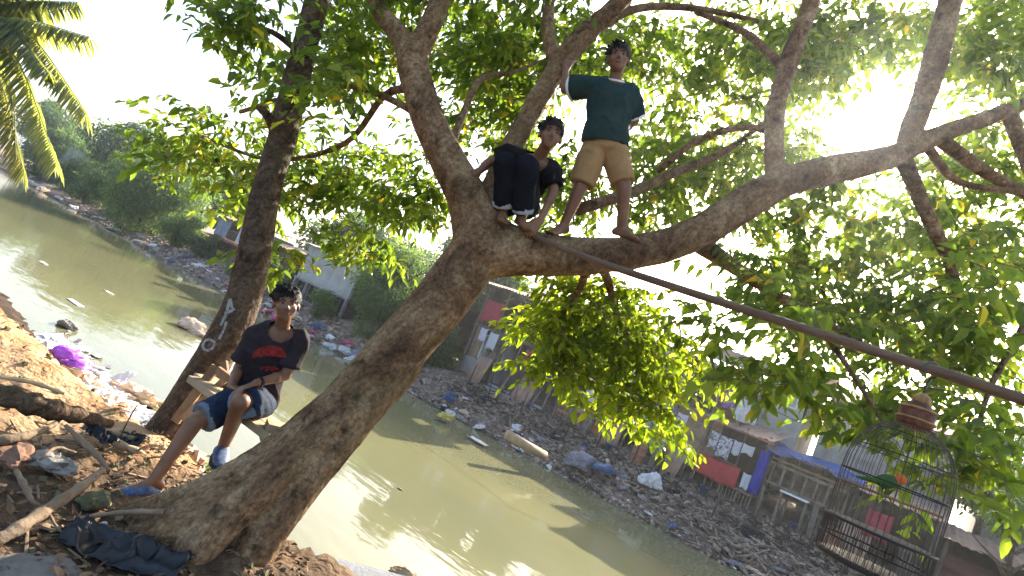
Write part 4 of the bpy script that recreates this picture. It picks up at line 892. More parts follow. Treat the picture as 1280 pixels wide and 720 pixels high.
# --- shack with the red cloth and the laundry (s 1.2 .. 3.5)
H = House('stilt_shack', 'stilt shack with tan sheet roof, laundry and red cloth over its front railing', 3.55, 4.0, 1.2)
H.shell(0, 2.3, 2.05, 4.3, .15, 3.2, M['wood_dark'])
for x in (.02, .55, 1.15, 1.75, 2.28): H.post(x, .05, .9, 2.05, .045, random.uniform(-.06, .06), 'stilt')
for x in (.1, 1.15, 2.2): H.post(x, 1.6, 1.0, 2.05, .045, 0, 'stilt')
H.beam(-.1, 2.4, 1.98, .03); H.beam(0, 2.3, 1.45, .04, .05)
for x in (.02, 1.42, 2.28): H.post(x, .08, 2.0, 4.3, .04, 0, 'post')
H.boards('front_wall', .05, 1.42, 2.05, 2.5, .17, M['plywood'], .3); H.boards('front_wall', .05, .5, 2.5, 4.2, .17, M['plywood'], .25)
H.rail(0, 1.45, 2.1, 2.78, .0, 6); H.rail(1.4, 2.3, .95, 1.95, .02, 7, name='ladder_rail')
H.roof(-.15, 2.5, -.55, 3.4, 4.15, 4.75, M['roof_rust'], sag=.1)
H.beam(-.2, 2.5, 4.08, -.45, .07, 'fascia', 'roof_tile')
hang(3.5, 3.9, 1.95, 2.75, 1.62, M['cloth_red'], 'red_cloth', 'large red cloth draped over the railing of a stilt shack', 'cloth', wav=.03, seed=1)
cl = tag(Geo().tube([stz(3.5, 3.72, 3.78), stz(2.6, 3.72, 3.70), stz(1.9, 3.72, 3.74), stz(1.3, 3.72, 3.8)], .008, 5).build('clothes_line', M['plastic_black']), 'thin washing line under the eave of the shack with the red cloth', 'line')
for i, (s_, z0, z1, wd, mm, nm, lb) in enumerate(((3.28, 3.05, 3.74, .32, 'cloth_pattern', 'shirt', 'small black and white shirt, first from the left on the washing line'), (2.92, 2.86, 3.70, .5, 'cloth_pattern', 'towel', 'large white towel with dark pattern hanging mid washing line'),
        (2.38, 3.15, 3.71, .3, 'cloth_white', 'shirt', 'plain white shirt hanging right of the patterned towel'), (2.04, 3.35, 3.72, .42, 'cloth_pale', 'shirt', 'pale blue shirt, last to the right on the washing line'))):
    hang(s_, 3.72, z0, z1, wd, M[mm], nm, lb, 'laundry', 'laundry on the washing line', .05, 10+i)
hang(1.42, 3.85, 2.05, 3.75, .36, M['cloth_blue'], 'blue_cloth', 'long deep blue cloth hanging between two shacks', 'cloth', None, .09, 3)
hang(1.75, 3.9, 2.1, 2.7, .3, M['cloth_pale'], 'rag', 'pale rag hung in the dark doorway beside the blue cloth', 'cloth', None, .06, 33)

# --- upper storey behind it: maroon balcony (s 2.4 .. 4.8, z 4.3 .. 6.4)
H = House('balcony_house', 'two storey shack with maroon upper wall and barred balcony above grey boards', 6.6, 4.3, 1.4)
H.shell(0, 3.0, 2.1, 4.2, .1, 3, M['wood_dark']); H.shell(1.5, 4.0, 4.32, 6.35, .55, 3, M['maroon'])
H.boards('front_wall', .02, 1.55, 2.1, 4.1, .06, M['bluegrey'], .5, jag=.08); H.boards('front_wall', 1.56, 2.98, 2.05, 4.15, .06, M['plywood'], .7, jag=.06)
H.wall('door', 1.62, 2.02, 2.15, 3.4, -.02, M['wood_raw'], .05)
H.boards('upper_wall', 1.6, 3.9, 4.4, 6.3, .62, M['maroon'], .28)
for x in (.1, .8, 1.5, 2.2, 2.9): H.post(x, .1, .8, 2.1, .05, random.uniform(-.1, .1), 'stilt')
for x in (1.55, 2.95, 3.95): H.post(x, -.05, 4.15, 6.3, .045, 0, 'post')
H.rail(1.55, 2.95, 4.3, 5.1, -.05, 12, 'wood_dark'); H.beam(1.5, 4.0, 5.55, -.03, .05); H.beam(1.5, 4.0, 4.22, -.02, .09); H.beam(1.5, 4, 4.95, .1, .05)
H.part('balcony_floor', Geo().box((2.6, .2, 4.26-1.4), (2.9, .7, .06)), M['wood_grey'])
H.window(3.1, 3.7, 5.0, 5.9, .5, 2); H.roof(-.3, 3.1, -.3, 3.2, 4.15, 4.6, M['roof_rust']); H.roof(1.3, 4.3, -.3, 3.4, 6.35, 6.9, M['roof_zinc'])
for k in range(6): H.post(.3+k*.45, -.1-.1*(k % 2), .7, 1.9+.1*(k % 3), .025, .15, 'prop')
hang(3.35, 4.1, 4.75, 5.5, .5, M['cloth_purple'], 'purple_cloth', 'purple cloth hung on the maroon balcony', 'laundry', None, .06, 5)
hang(2.8, 4.0, 4.45, 5.35, .85, M['cloth_white'], 'white_sheet', 'white spotted sheet bulging over the upper rail beside the purple cloth', 'laundry', None, .12, 6)

for i, (s_, t_, z1, dz, wd, mm, nm, lb) in enumerate(((16.2, 3.75, 4.2, .7, .5, 'cloth_white', 'shirt', 'white shirt hanging under the upper floor of the post house'), (15.5, 3.75, 4.15, .9, .6, 'cloth_pale', 'towel', 'pale blue towel hanging under the upper floor of the post house'),
        (12.9, 3.7, 4.0, .8, .55, 'cloth_red2', 'shirt', 'dull red shirt hung between the posts of the post house'), (12.2, 3.7, 3.95, .7, .5, 'cloth_white', 'shirt', 'white shirt hung between the posts of the post house'), (11.5, 3.7, 4.0, .9, .6, 'cloth_blue', 'towel', 'deep blue towel hung between the posts of the post house'),
        (9.2, 3.9, 3.5, .8, .6, 'cloth_pale', 'towel', 'pale towel hung on the front of the brick shack'), (5.6, 4.1, 3.9, .7, .5, 'cloth_purple', 'shirt', 'purple shirt hung on the grey boards of the balcony house'), (4.9, 4.1, 3.9, .6, .45, 'cloth_white', 'shirt', 'white shirt hung on the plywood front of the balcony house'), (-2.3, 3.7, 3.3, .9, .7, 'cloth_red2', 'towel', 'dull red towel hanging on the dark timber shed'))):
    hang(s_, t_, z1-dz, z1, wd, M[mm], nm, lb, 'laundry', 'laundry hung on the shack fronts', .05, 60+i)
# --- blue tarpaulin shelter (s -1.6 .. 1.3)
H = House('tarp_shelter', 'open shelter with blue tarpaulin roof and wooden rail on the bare bank', 1.1, 4.2, 1.6)
H.shell(0, 2.75, 2.4, 4.1, 1.2, 3.4, M['wood_dark']); 
for x in (.05, .95, 1.85, 2.7): H.post(x, .1, 1.6, 4.05, .045, random.uniform(-.04, .04))
g = Geo()
def tarp(u, v):
    x = -.25+3.3*u; return (x, -.55+3.4*v, 4.28-1.6-.35*(1-v)-.12*abs(sin(u*pi*3))*(1-v*.6)-.05*sin(u*9+v*6)), (0, 0, 1)
H.part('tarpaulin', g.sheet(tarp, 40, 14, .012), M['tarp_blue'], smooth=True)
H.beam(-.2, 3.0, 3.92, -.45, .06)
for k in range(7): H.post(.2+k*.38, .02, 2.72, 3.45, .04, 0, 'slat', 'wood_grey', False)
H.beam(.05, 2.7, 3.45, .0, .10, 'rail', 'wood_grey'); H.beam(.05, 2.7, 2.72, .0, .08, 'rail', 'wood_grey'); H.beam(.05, 2.7, 3.62, .02, .08, 'rail', 'plywood')
H.boards('back_screen', .1, 2.7, 2.5, 4.0, 1.1, M['wood_grey'], .3)
tb = tag(empty('white_table', stz(-.1, 3.9, hz(-.1, 3.9)), ANG), 'low white table standing in front of the blue tarpaulin shelter', 'table')
hh = 2.62-hz(-.1, 3.9)
Geo().box((0, 0, hh), (.95, .45, .06)).build('table_top', M['white_paint'], tb, local=True)
for x in (-.42, .42):
    for y in (-.17, .17): Geo().box((x, y, hh/2-.03), (.05, .05, hh-.03)).build('leg', M['wood_grey'], tb, local=True)

# --- dark timber sheds behind the cage (s -7 .. -1.8)
H = House('timber_shed', 'dark timber shed with open front behind the birdcage', -1.75, 4.0, 1.3)
H.shell(0, 2.4, 1.7, 3.7, .3, 3, M['wood_dark'])
for x in (.05, .8, 1.6, 2.35): H.post(x, .05, .8, 3.8, .06, random.uniform(-.05, .05), 'post', 'wood_dark')
H.boards('front_wall', 0, .8, 1.5, 3.5, .1, M['wood_dark'], .16); H.boards('front_wall', 1.6, 2.4, 1.5, 2.6, .1, M['wood_grey'], .2, vert=False)
H.beam(-.1, 2.5, 1.62, .0, .09); H.roof(-.2, 2.6, -.4, 3.2, 3.75, 4.2, M['roof_rust'])
H = House('timber_shed', 'low brown shed of horizontal planks, right of the timber shed behind the birdcage', -4.4, 3.8, 1.2)
H.shell(0, 3.2, 1.5, 3.3, .2, 3, M['wood_dark']); H.boards('front_wall', 0, 3.2, 1.4, 2.9, .08, M['maroon'], .2, vert=False); H.roof(-.2, 3.4, -.4, 3.2, 3.35, 3.8, M['roof_rust'])
for x in (.05, 1.6, 3.15): H.post(x, .0, .7, 3.3, .06, 0, 'post', 'wood_dark')

# --- brick and plywood shack (s 6.5 .. 10.4)
H = House('brick_shack', 'single storey shack of grey boards and orange brick infill on a concrete ledge', 10.45, 4.0, .9)
H.shell(0, 3.7, 1.55, 3.7, .25, 3.4, M['wood_dark']); H.part('ledge', Geo().box((1.85, .6, 1.2-.9), (4.1, 1.6, .5)), M['concrete'])
H.boards('front_wall', .08, 1.5, 1.55, 2.2, .12, M['brick'], .12, vert=False, jag=.0); H.boards('front_wall', .08, 1.5, 2.2, 3.6, .12, M['plywood'], .5)
H.boards('front_wall', 1.56, 2.9, 2.3, 3.6, .12, M['wood_grey'], .45); H.boards('front_wall', 1.56, 2.05, 1.55, 2.3, .12, M['wood_grey'], .25)
H.boards('brick_panel', 2.1, 2.88, 1.55, 2.15, .1, M['brick_orange'], .1, vert=False, jag=.0); H.boards('front_wall', 2.1, 2.88, 2.15, 2.3, .12, M['brick'], .1)
for x in (.03, 1.53, 2.08, 2.93): H.post(x, .05, 1.5, 3.75, .045, 0)
H.boards('side_panel', .3, 1.8, 1.5, 3.5, 3.05, M['wood_dark'], .3, axis_='y'); H.window(.5, 1.1, 2.5, 3.2, .08, 2)
H.roof(-.25, 4.0, -.5, 3.6, 3.75, 4.35, M['roof_rust'])

# --- dark two storey house on posts (s 10.6 .. 16.9)
H = House('post_house', 'two storey open fronted house on leaning posts with lattice window and red banner', 16.9, 4.0, .9)
H.shell(0, 2.3, 1.7, 4.2, .3, 3.6, M['concrete']); H.shell(0, 5.9, 4.3, 6.5, .5, 3.6, M['wood_dark'])
H.boards('front_wall', 0, 1.35, 1.6, 2.5, .2, M['concrete'], .6, jag=.02); H.boards('front_wall', .1, .75, 2.5, 4.2, .2, M['plywood'], .35)
H.window(.85, 1.35, 2.6, 3.9, .2, 4, 'white_paint'); H.boards('front_wall', 1.42, 2.3, 1.6, 4.2, .2, M['wood_grey'], .4, vert=True)
H.rail(0, 2.3, 4.3, 5.0, .1, 8, 'wood_grey')
for x, ln in ((.02, .06), (1.38, .1), (2.3, .05), (3.3, .1), (4.4, .08), (5.1, .16), (5.85, .05)): H.post(x, .02, .9, 6.5 if x < 3 else 4.4, .06, ln, 'post')
H.boards('upper_wall', 2.35, 4.1, 4.35, 6.3, .4, M['wood_dark'], .3); H.boards('upper_wall', 4.7, 5.9, 4.35, 6.3, .4, M['wood_dark'], .3)
H.beam(-.1, 6.0, 4.25, .0, .12); H.beam(2.3, 5.9, 1.6, .05, .12, 'beam', 'concrete'); H.wall('back_partition', 2.4, 5.8, .9, 4.2, 2.6, M['wood_dark'])
H.roof(-.3, 6.3, -.9, 3.9, 6.5, 7.2, M['roof_rust'], amp=.03); H.part('curved_eave', Geo().tube([(1.4, -.2, 5.0), (2.0, -.25, 5.35), (2.9, -.25, 5.45), (3.4, -.25, 5.3)], .05, 6), M['wood_grey'])
H.part('rubble_step', Geo().box((4.2, -.1, .35), (3.6, .7, .5)), M['concrete'])
hang(16.6, 3.86, 4.55, 5.75, 1.2, M['cloth_red2'], 'red_banner', 'dull red banner on the balcony of the post house, beside the big trunk', 'banner', None, .04, 7)

# --- grey leaning building with the row of dark windows (s 26 .. 34)
H = House('grey_building', 'grey plastered riverside building with a row of dark square windows', 33.8, 3.6, .3, 'building')
H.wall('upper_wall', 0, 6.4, 2.75, 5.2, .1, M['plaster'], .2); H.shell(0, 6.4, .4, 5.2, .25, 5, M['wood_dark'])
H.wall('lower_wall', 0, 6.4, .1, 1.25, .08, M['concrete'], .2)
for x in (.05, 1.6, 3.2, 4.8, 6.35): H.post(x, -.02, .0, 2.75, .09, .05, 'column', 'concrete', False)
for x in (.3, 1.85, 3.45, 5.05): H.window(x, x+1.1, 1.4, 2.6, .1, 1, 'concrete')
H.beam(-.1, 6.6, 2.72, -.05, .14, 'ledge', 'concrete'); H.part('brace', Geo().bar((.1, -.12, .2), (1.6, -.12, 2.3), .06, .06, side=(0, 1, 0)).bar((3.2, -.12, .2), (4.8, -.12, .9), .06, .06, side=(0, 1, 0)), M['wood_grey'])
H.roof(-.3, 6.7, -.4, 5.2, 5.25, 5.7, M['roof_zinc'])
g = Geo(); g.sheet(lambda u, v: ((.55*(u-.5)*2), -.12*(4*(u-.5)**2+4*(v-.5)**2), .55*(v-.5)*2), 10, 10, .02) if False else None
def dish(s_, t_, z_, rr, lab):
    d = tag(empty('satellite_dish', stz(s_, t_, z_), ANG), lab, 'satellite dish', 'satellite dishes on the grey building'); gd = Geo(); rows = []
    V = []; n = 18
    for j in range(5):
        for i in range(n): V.append((rr*j/4*cos(2*pi*i/n), -.5*rr*(j/4)**2*1.0, rr*j/4*sin(2*pi*i/n)+rr))
    gd.add(V, [(j*n+i, j*n+(i+1) % n, (j+1)*n+(i+1) % n, (j+1)*n+i) for j in range(4) for i in range(n)]); gd.build('bowl', M['white_paint'], d, local=True, smooth=True)
    Geo().tube([(0, .02, rr), (0, .15, .3*rr), (0, .15, -.1)], .03, 6).build('mast', M['metal'], d, local=True); Geo().tube([(0, 0, .3*rr), (0, -.9*rr, rr)], .015, 5).build('feed_arm', M['metal'], d, local=True)
dish(30.2, 3.3, 5.3, .45, 'white satellite dish on the grey building, nearer its middle'); dish(27.9, 3.3, 5.2, .38, 'smaller white satellite dish at the right end of the grey building'); dish(36.2, 3.2, 2.6, .42, 'white satellite dish low to the left of the grey building')

H = House('stilt_hut', 'stilt hut with rusty roof and open porch just left of the grey building', 41.6, 3.6, .6, 'hut')
H.shell(0, 5.4, 1.5, 4.3, .6, 4, M['wood_dark']); H.boards('front_wall', 0, 2.0, 1.5, 4.2, .55, M['wood_grey'], .3); H.boards('front_wall', 3.6, 5.4, 1.5, 4.2, .55, M['plywood'], .4)
for x in (.05, 1.4, 2.7, 4.0, 5.3): H.post(x, -.1, .2, 4.2, .07, random.uniform(-.08, .08), 'stilt')
H.rail(0, 5.4, 1.55, 2.3, -.1, 12); H.roof(-.4, 5.8, -.7, 4.3, 4.2, 4.9, M['roof_rust'], corr=.35); H.window(.5, 1.4, 2.6, 3.5, .5, 1)
hang(39.5, 3.4, 2.5, 3.8, 1.0, M['cloth_blue'], 'blue_cloth', 'blue cloth on the porch of the rusty roofed stilt hut', 'laundry', None, .08, 91); hang(38.2, 3.4, 2.8, 3.8, .8, M['cloth_white'], 'white_cloth', 'white cloth on the porch of the rusty roofed stilt hut', 'laundry', None, .08, 92)
H = House('plank_house', 'dark plank house with pale roof between the grey building and the post house', 25.8, 6.2, 1.5, 'house')
H.shell(0, 5.6, 1.8, 6.0, .3, 4, M['wood_dark']); H.boards('front_wall', 0, 5.6, 1.8, 3.7, .2, M['wood_grey'], .3); H.boards('upper_wall', 0, 3.2, 4.0, 5.9, .2, M['maroon'], .3); H.rail(3.2, 5.6, 4.0, 4.8, .1, 8); H.beam(0, 5.6, 3.85, .1, .12)
H.roof(-.4, 6.0, -.8, 4.4, 6.0, 6.7, M['roof_zinc'], corr=.35); H.window(.8, 1.8, 4.5, 5.5, .12, 1)
bush_at = [(32.6, 2.2, 2.0, 1.1), (28.0, 2.2, 2.3, 1.3), (38.8, 2.0, 1.8, 1.1)]
# --- blue upper house behind and the far houses
H = House('blue_house', 'blue walled house with long pale roof behind the grey building', 31.5, 9, 1.9, 'house')
H.shell(0, 7.6, 2, 7.2, .1, 5, M['bluegrey']); H.wall('front_wall', 0, 7.6, 2, 5.2, .05, M['bluegrey'], .15); H.wall('front_wall', 0, 2.2, 5.2, 7.3, .05, M['tarp_blue'], .12); H.wall('front_wall', 4.5, 7.6, 5.2, 7.3, .05, M['plaster'], .14)
H.window(.5, 1.6, 3, 4.4, -.05, 1, 'white_paint'); H.rail(2.2, 4.5, 5.2, 6.1, .0, 10, 'white_paint'); H.roof(-.5, 9.5, -.8, 5.4, 7.4, 8.1, M['roof_zinc'], corr=.4)
H.window(5.2, 6.4, 5.7, 6.8, -.05, 1, 'white_paint'); 
hang(29.2, 8.8, 5.4, 6.6, 1.6, M['cloth_blue'], 'blue_cloth', 'blue cloth hung on the upper floor of the blue walled house', 'cloth', None, .1, 8)
H = House('riverside_hut', 'two level hut with rusty eave and cluttered blue upper floor behind the slender tree', 49.5, 4.2, .8, 'hut')
H.shell(0, 6.2, 1.0, 5.0, .1, 4, M['wood_grey']); H.boards('lower_wall', 0, 6.2, 1.0, 3.0, .04, M['plywood'], .5); H.boards('upper_wall', 0, 2.4, 3.3, 4.9, .04, M['bluegrey'], .5); H.boards('upper_wall', 4.2, 6.2, 3.3, 4.9, .04, M['cloth_pale'], .4)
H.rail(2.4, 4.2, 3.3, 4.1, .0, 8); H.roof(-.4, 6.6, -.9, 1.0, 3.05, 3.3, M['roof_tile']); H.roof(-.4, 6.6, -.6, 4.4, 5.0, 5.6, M['roof_rust']); H.window(3.2, 4.0, 1.7, 2.6, .0, 1)
for i, (lab, s_, t_, w_, z1, rm, wm) in enumerate((('plain house with pale zinc roof behind the brick shack', 12.5, 9.6, 5.5, 7.0, 'roof_zinc', 'plaster'), ('tall plaster house with zinc roof above the red cloth shack', 6.4, 9, 5.2, 7.6, 'roof_zinc', 'plaster'),
        ('tile roofed house behind the blue tarpaulin shelter', .4, 9, 5.0, 7.0, 'roof_tile', 'concrete'), ('small rust roofed house behind the post house', 19.5, 10, 5.5, 7.4, 'roof_rust', 'plaster'),
        ('zinc roofed house far up the bank behind the shrubs', 42, 10, 7, 6.2, 'roof_zinc', 'plaster'), ('low pale hut at the far bend of the river', 82, 9, 7, 4.2, 'roof_zinc', 'plaster'), ('concrete house behind the plank shed at the right', -5.5, 11, 5.0, 6.4, 'roof_rust', 'concrete'))):
    H = House('back_house', lab, s_, t_, 1.9, 'house'); H.shell(0, w_, 1.9, z1, .1, 4.5, M[wm]); H.wall('front_wall', 0, w_, 1.9, z1, .0, M[wm], .16)
    for x in np.arange(.6, w_-1, 1.7): H.window(x, x+.8, z1-1.6, z1-.6, -.09, 1, 'white_paint')
    H.roof(-.5, w_+.5, -.8, 2.3, z1, z1+.9, M[rm], corr=.35); H.roof(-.5, w_+.5, 5.2, 2.3, z1, z1+.897, M[rm], corr=.35)

# ================================================================== FAR VEGETATION
def bushy(name, label, p, h, rx, crown_z, n, mt='leaf_far', size=(.16, .3), cat='tree', group=None, trunk_=True, lumps=14, seed=0, bare=False, flat=.75, trunk_m='bark2'):
    rs = np.random.default_rng(seed+100); p = np.array(p); o = tag(empty(name, p), label, cat, group)
    c0 = p+U0*crown_z; Rz = (h-crown_z)
    if trunk_:
        g = Geo(); top = p+U0*h*.75+rs.normal(0, .2, 3)*[1, 1, 0]; g.tube(smooth_path([p-U0*.3, p+U0*h*.3+rs.normal(0, .1, 3), top], 4), np.linspace(.035*h*.6+.03, .03, 9), 7)
        for k in range(12 if bare else 7):
            a = rs.uniform(0, 2*pi); z = rs.uniform(.3, .7); b = p+U0*h*z; e = b+np.array([cos(a)*rx*.8, sin(a)*rx*.8, h*rs.uniform(.08, .3)]); mid = (b+e)/2+U0*.1*h*rs.uniform(-.3, .5)
            g.tube(smooth_path([b, mid, e], 3), np.linspace(.018*h*.5+.012, .008, 7), 5)
            if bare:
                for q in range(3): e2 = e+rs.normal(0, .22, 3)*rx+U0*.3; g.tube([mid*.3+e*.7, e2], [.02, .006], 4)
        g.build('trunk', M[trunk_m], o, smooth=True)
    L = []; 
    for k in range(lumps):
        v = rs.normal(0, 1, 3); v /= np.linalg.norm(v); rr = rs.uniform(.35, .8)
        L.append((c0+U0*Rz*.42+v*np.array([rx*rr, rx*rr, Rz*.5*rr]), rs.uniform(.28, .5)*rx))
    k = rs.integers(0, lumps, n); v = rs.normal(0, 1, (n, 3)); v /= np.linalg.norm(v, axis=1)[:, None]
    cc = np.array([L[i][0] for i in k]); rr = np.array([L[i][1] for i in k])*rs.uniform(.55, 1.08, n)
    P = cc+v*rr[:, None]*[1, 1, flat]; D_ = v*.6+rs.normal(0, .5, (n, 3))-[0, 0, .35]
    tone = rs.normal(0, .12, lumps)[k]
    leaf_mesh('crown', P, D_, rs.normal(0, .5, (n, 3))+[0, 0, 1], rs.uniform(*size, n), rs.uniform(*size, n)*.55, np.clip(rs.beta(2, 2.4, n)+tone, 0, 1), M[mt], o)
    return o
def tp(s, t): return stz(s, t, hz(s, t))
bushy('shrub_tree', 'broad green shrubby tree leaning over the far bank behind the big trunk', tp(22.8, 3.0), 7.2, 3.3, .4, 11000, 'leaf_fresh', (.12, .24), seed=1, lumps=20)
bushy('shrub', 'low green bush at the foot of the grey building', tp(36.2, 2.6), 3.6, 1.7, .1, 3000, 'leaf_far', (.12, .24), 'bush', seed=2)
bushy('riverside_tree', 'wide light green tree overhanging the far water left of the slender trunk', tp(58, 1.6), 9.8, 5.6, .2, 17000, 'leaf_fresh', (.18, .36), seed=3, lumps=26)
bushy('shrub', 'round dark bush below the riverside hut', tp(46.2, 2.4), 2.9, 1.5, 0, 2600, 'leaf_far', (.14, .28), 'bush', seed=4)
bushy('dense_tree', 'dark dense tree at the far river bend', tp(86, 7), 12.5, 5.5, 2.0, 9000, 'leaf_far', (.3, .55), seed=5, lumps=22)
bushy('dense_tree', 'low spreading dark tree left of the dense tree at the bend', tp(97, 5), 8.5, 5.0, .5, 7000, 'leaf_far', (.3, .5), seed=6)
bushy('bare_tree', 'thin greyish half bare tree between the dense tree and the light green tree', tp(74, 8), 12.5, 3.0, 5, 500, 'leaf_far', (.2, .4), seed=7, bare=True, trunk_m='wood_grey')
bushy('dense_tree', 'tall hazy tree right of the half bare tree', tp(69, 14), 13, 4.5, 3, 6000, 'leaf_far', (.3, .55), seed=8)
bushy('shrub', 'bush at the waterline under the half bare tree', tp(76, 2.6), 4.5, 3.0, 0, 3200, 'leaf_far', (.2, .4), 'bush', seed=9)
bushy('shrub', 'small bush at the far waterline beside the smoke', tp(88, 2.4), 3.4, 2.4, 0, 2400, 'leaf_far', (.2, .4), 'bush', seed=10)
bushy('backyard_tree', 'tree rising behind the riverside hut', tp(43, 15), 11.5, 4.2, 3.5, 6000, 'leaf_far', (.22, .42), seed=11)
bushy('backyard_tree', 'tree rising behind the blue walled house', tp(31, 18), 11.0, 4, 4, 5000, 'leaf_far', (.22, .42), seed=12)
bushy('backyard_tree', 'green tree above the dark sheds at the right edge', tp(-5.6, 8), 7.6, 2.6, 2.2, 6500, 'leaf_fresh', (.12, .24), seed=13)
bushy('shrub', 'bright bush beside the dark sheds at the right edge', tp(-5.9, 3.2), 5.0, 1.4, 2.6, 2600, 'leaf_fresh', (.1, .2), 'bush', seed=14)
bushy('shrub', 'small bush under the big trunk at the post house', tp(18.3, 2.6), 1.6, .8, 0, 1400, 'leaf_far', (.1, .2), 'bush', seed=15)
for i, (s_, t_, h_, lab) in enumerate(((120, 6, 13, 'tree on the far bend behind the palm fronds'), (135, 10, 16, 'tallest tree on the far bend at the left edge'), (108, 18, 13, 'pale far tree set back behind the bend'), (62, 26, 13, 'far tree seen over the light green tree'), (52, 30, 12, 'far tree seen over the riverside hut'))):
    bushy('far_tree', lab, tp(s_, t_), h_, 6, 1.5, 5000, 'leaf_far', (.4, .7), 'tree', 'trees on the far bend', seed=30+i, lumps=18)

bushy('shrub', 'dark green bush filling the gap between the big trunk and the post house', tp(17.9, 3.2), 3.4, 1.3, 0, 3600, 'leaf_far', (.1, .2), 'bush', seed=16)
bushy('backyard_tree', 'tree rising behind the post house and the big trunk', tp(20, 7.5), 8.5, 2.8, 2.5, 6000, 'leaf_far', (.2, .38), seed=17)
sm, sn, sp = new_mat('smoke'); sn.nodes.remove(sp); sv = sn.nodes.new('ShaderNodeVolumePrincipled'); sv.inputs['Color'].default_value = (.8, .87, 1, 1); sv.inputs['Anisotropy'].default_value = .3
stc = sn.nodes.new('ShaderNodeTexCoord'); snz = sn.nodes.new('ShaderNodeTexNoise'); snz.inputs['Scale'].default_value = .6; snz.inputs['Detail'].default_value = 3; smr = sn.nodes.new('ShaderNodeMapRange')
smr.inputs[1].default_value = .38; smr.inputs[2].default_value = .75; smr.inputs[4].default_value = .30
sn.links.new(stc.outputs['Object'], snz.inputs[0]); sn.links.new(snz.outputs[0], smr.inputs[0]); sn.links.new(smr.outputs[0], sv.inputs['Density']); sn.links.new(sv.outputs[0], sn.nodes['Material Output'].inputs['Volume'])
gsm = Geo(); b0_ = tp(88, .8); gsm.tube(smooth_path([b0_, b0_+np.array([.3, 0, 1.5]), b0_+np.array([1.1, .3, 3.4]), b0_+np.array([2.4, .5, 5.6])], 4), np.linspace(.6, 1.9, 13), 12)
tag(gsm.build('smoke', sm), 'thin wisp of bluish smoke rising from the far waterline near the left edge', 'smoke', kind='stuff')
bushy('riverside_tree', 'dark green tree over the litter, left of the wide light green tree', tp(67, 2.4), 8.5, 4.0, .2, 9000, 'leaf_far', (.2, .4), seed=18, lumps=20)
bushy('shrub', 'broad bush on the far bank right of the wide light green tree', tp(50.5, 2.0), 4.2, 2.2, .1, 4500, 'leaf_fresh', (.15, .3), 'bush', seed=19)
bushy('shrub', 'broad bush low on the bank left of the half bare tree', tp(81, 2.2), 5.0, 3.4, .1, 4500, 'leaf_far', (.2, .4), 'bush', seed=20)
bushy('shrub', 'dark bush left of the smoke at the far bend', tp(97, 2.0), 5.5, 4, .1, 4500, 'leaf_far', (.25, .45), 'bush', seed=21)
for i, ((s_, t_, h_, r_), lab) in enumerate(zip(bush_at, ('small bush in front of the middle of the grey building', 'small bush at the right corner of the grey building', 'small bush under the rusty roofed stilt hut'))):
    bushy('shrub', lab, tp(s_, t_), h_, r_, 0, 1800, 'leaf_fresh', (.1, .2), 'bush', seed=70+i)
# ------------------------------------------------------------------ coconut palm
pc = at(-95, 55, 12.5); pb = np.array([pc[0]-.9, pc[1]-1.2, 0]); pb[2] = gz(pb)
palm = tag(empty('coconut_palm', pb), 'coconut palm with drooping fronds and yellow flower stalk at the left edge', 'palm')
g = Geo(); tpth = smooth_path([pb-U0*.3, pb*.6+pc*.4+np.array([-.3, -.2, 0]), pc-U0*.1], 10); g.tube(tpth, np.linspace(.2, .12, len(tpth))*(1+.06*np.sin(np.arange(len(tpth))*2.5)), 10); g.build('trunk', M['bark2'], palm, smooth=True)
def frond(tip, lift, mt, wl=.62, seed=0):
    rs = np.random.default_rng(seed); mid = (pc+tip)/2+U0*lift; S = smooth_path([pc, pc*.62+mid*.38+U0*lift*.35, mid, tip], 8)
    g = Geo(); g.tube(S, np.linspace(.035, .006, len(S)), 6); f = g.build('frond', M['palm'], palm, smooth=True)
    n = 130; tt = np.linspace(.10, 1, n); idx = tt*(len(S)-1); i0 = np.minimum(idx.astype(int), len(S)-2); fr_ = (idx-i0)[:, None]; P = S[i0]*(1-fr_)+S[i0+1]*fr_
    T_ = S[i0+1]-S[i0]; T_ /= np.linalg.norm(T_, axis=1)[:, None]; sd = np.cross(T_, [0, 0, 1.]); sd /= np.linalg.norm(sd, axis=1)[:, None]
    B = np.repeat(P, 2, 0); sg = np.tile([1, -1], n)[:, None]; D_ = np.repeat(T_, 2, 0)*.55+np.repeat(sd, 2, 0)*sg*rs.uniform(.55, .9, (2*n, 1))+np.array([0, 0, -1])*rs.uniform(.25, .75, (2*n, 1))
    ln = np.repeat(wl*(.55+.9*np.sin(pi*np.clip(tt*.86+.1, 0, 1))*.55), 2)*rs.uniform(.85, 1.1, 2*n)
    leaf_mesh('leaflets', B, D_, np.tile([0, 0, 1.], (2*n, 1))+rs.normal(0, .2, (2*n, 3)), ln, np.full(2*n, .055), np.clip(rs.beta(2, 2, 2*n), 0, 1), M[mt], f, droop=.45)
for i, (x, y, d, lift, mt) in enumerate(((112, 46, 12.6, .55, 'palm'), (108, 140, 12.2, 1.1, 'palm'), (72, 205, 11.8, 1.15, 'palm'), (30, 215, 12.4, 1.0, 'palm_yellow'), (60, -30, 12.8, .5, 'palm'), (62, 90, 12.0, .9, 'palm'), (-8, 165, 12.8, 1.0, 'palm'), (96, 2, 13.2, .5, 'palm'), (-60, -150, 13, .3, 'palm'), (-200, -90, 12, .5, 'palm'), (-300, 60, 12, .8, 'palm'), (-230, 190, 12.5, .9, 'palm'), (-130, 230, 11.6, .8, 'palm'), (20, 120, 13.6, .9, 'palm'))):
    frond(at(x, y, d), lift, mt, seed=i)
g = Geo(); e0 = at(14, 120, 12.2); e1 = at(20, 200, 12.1)
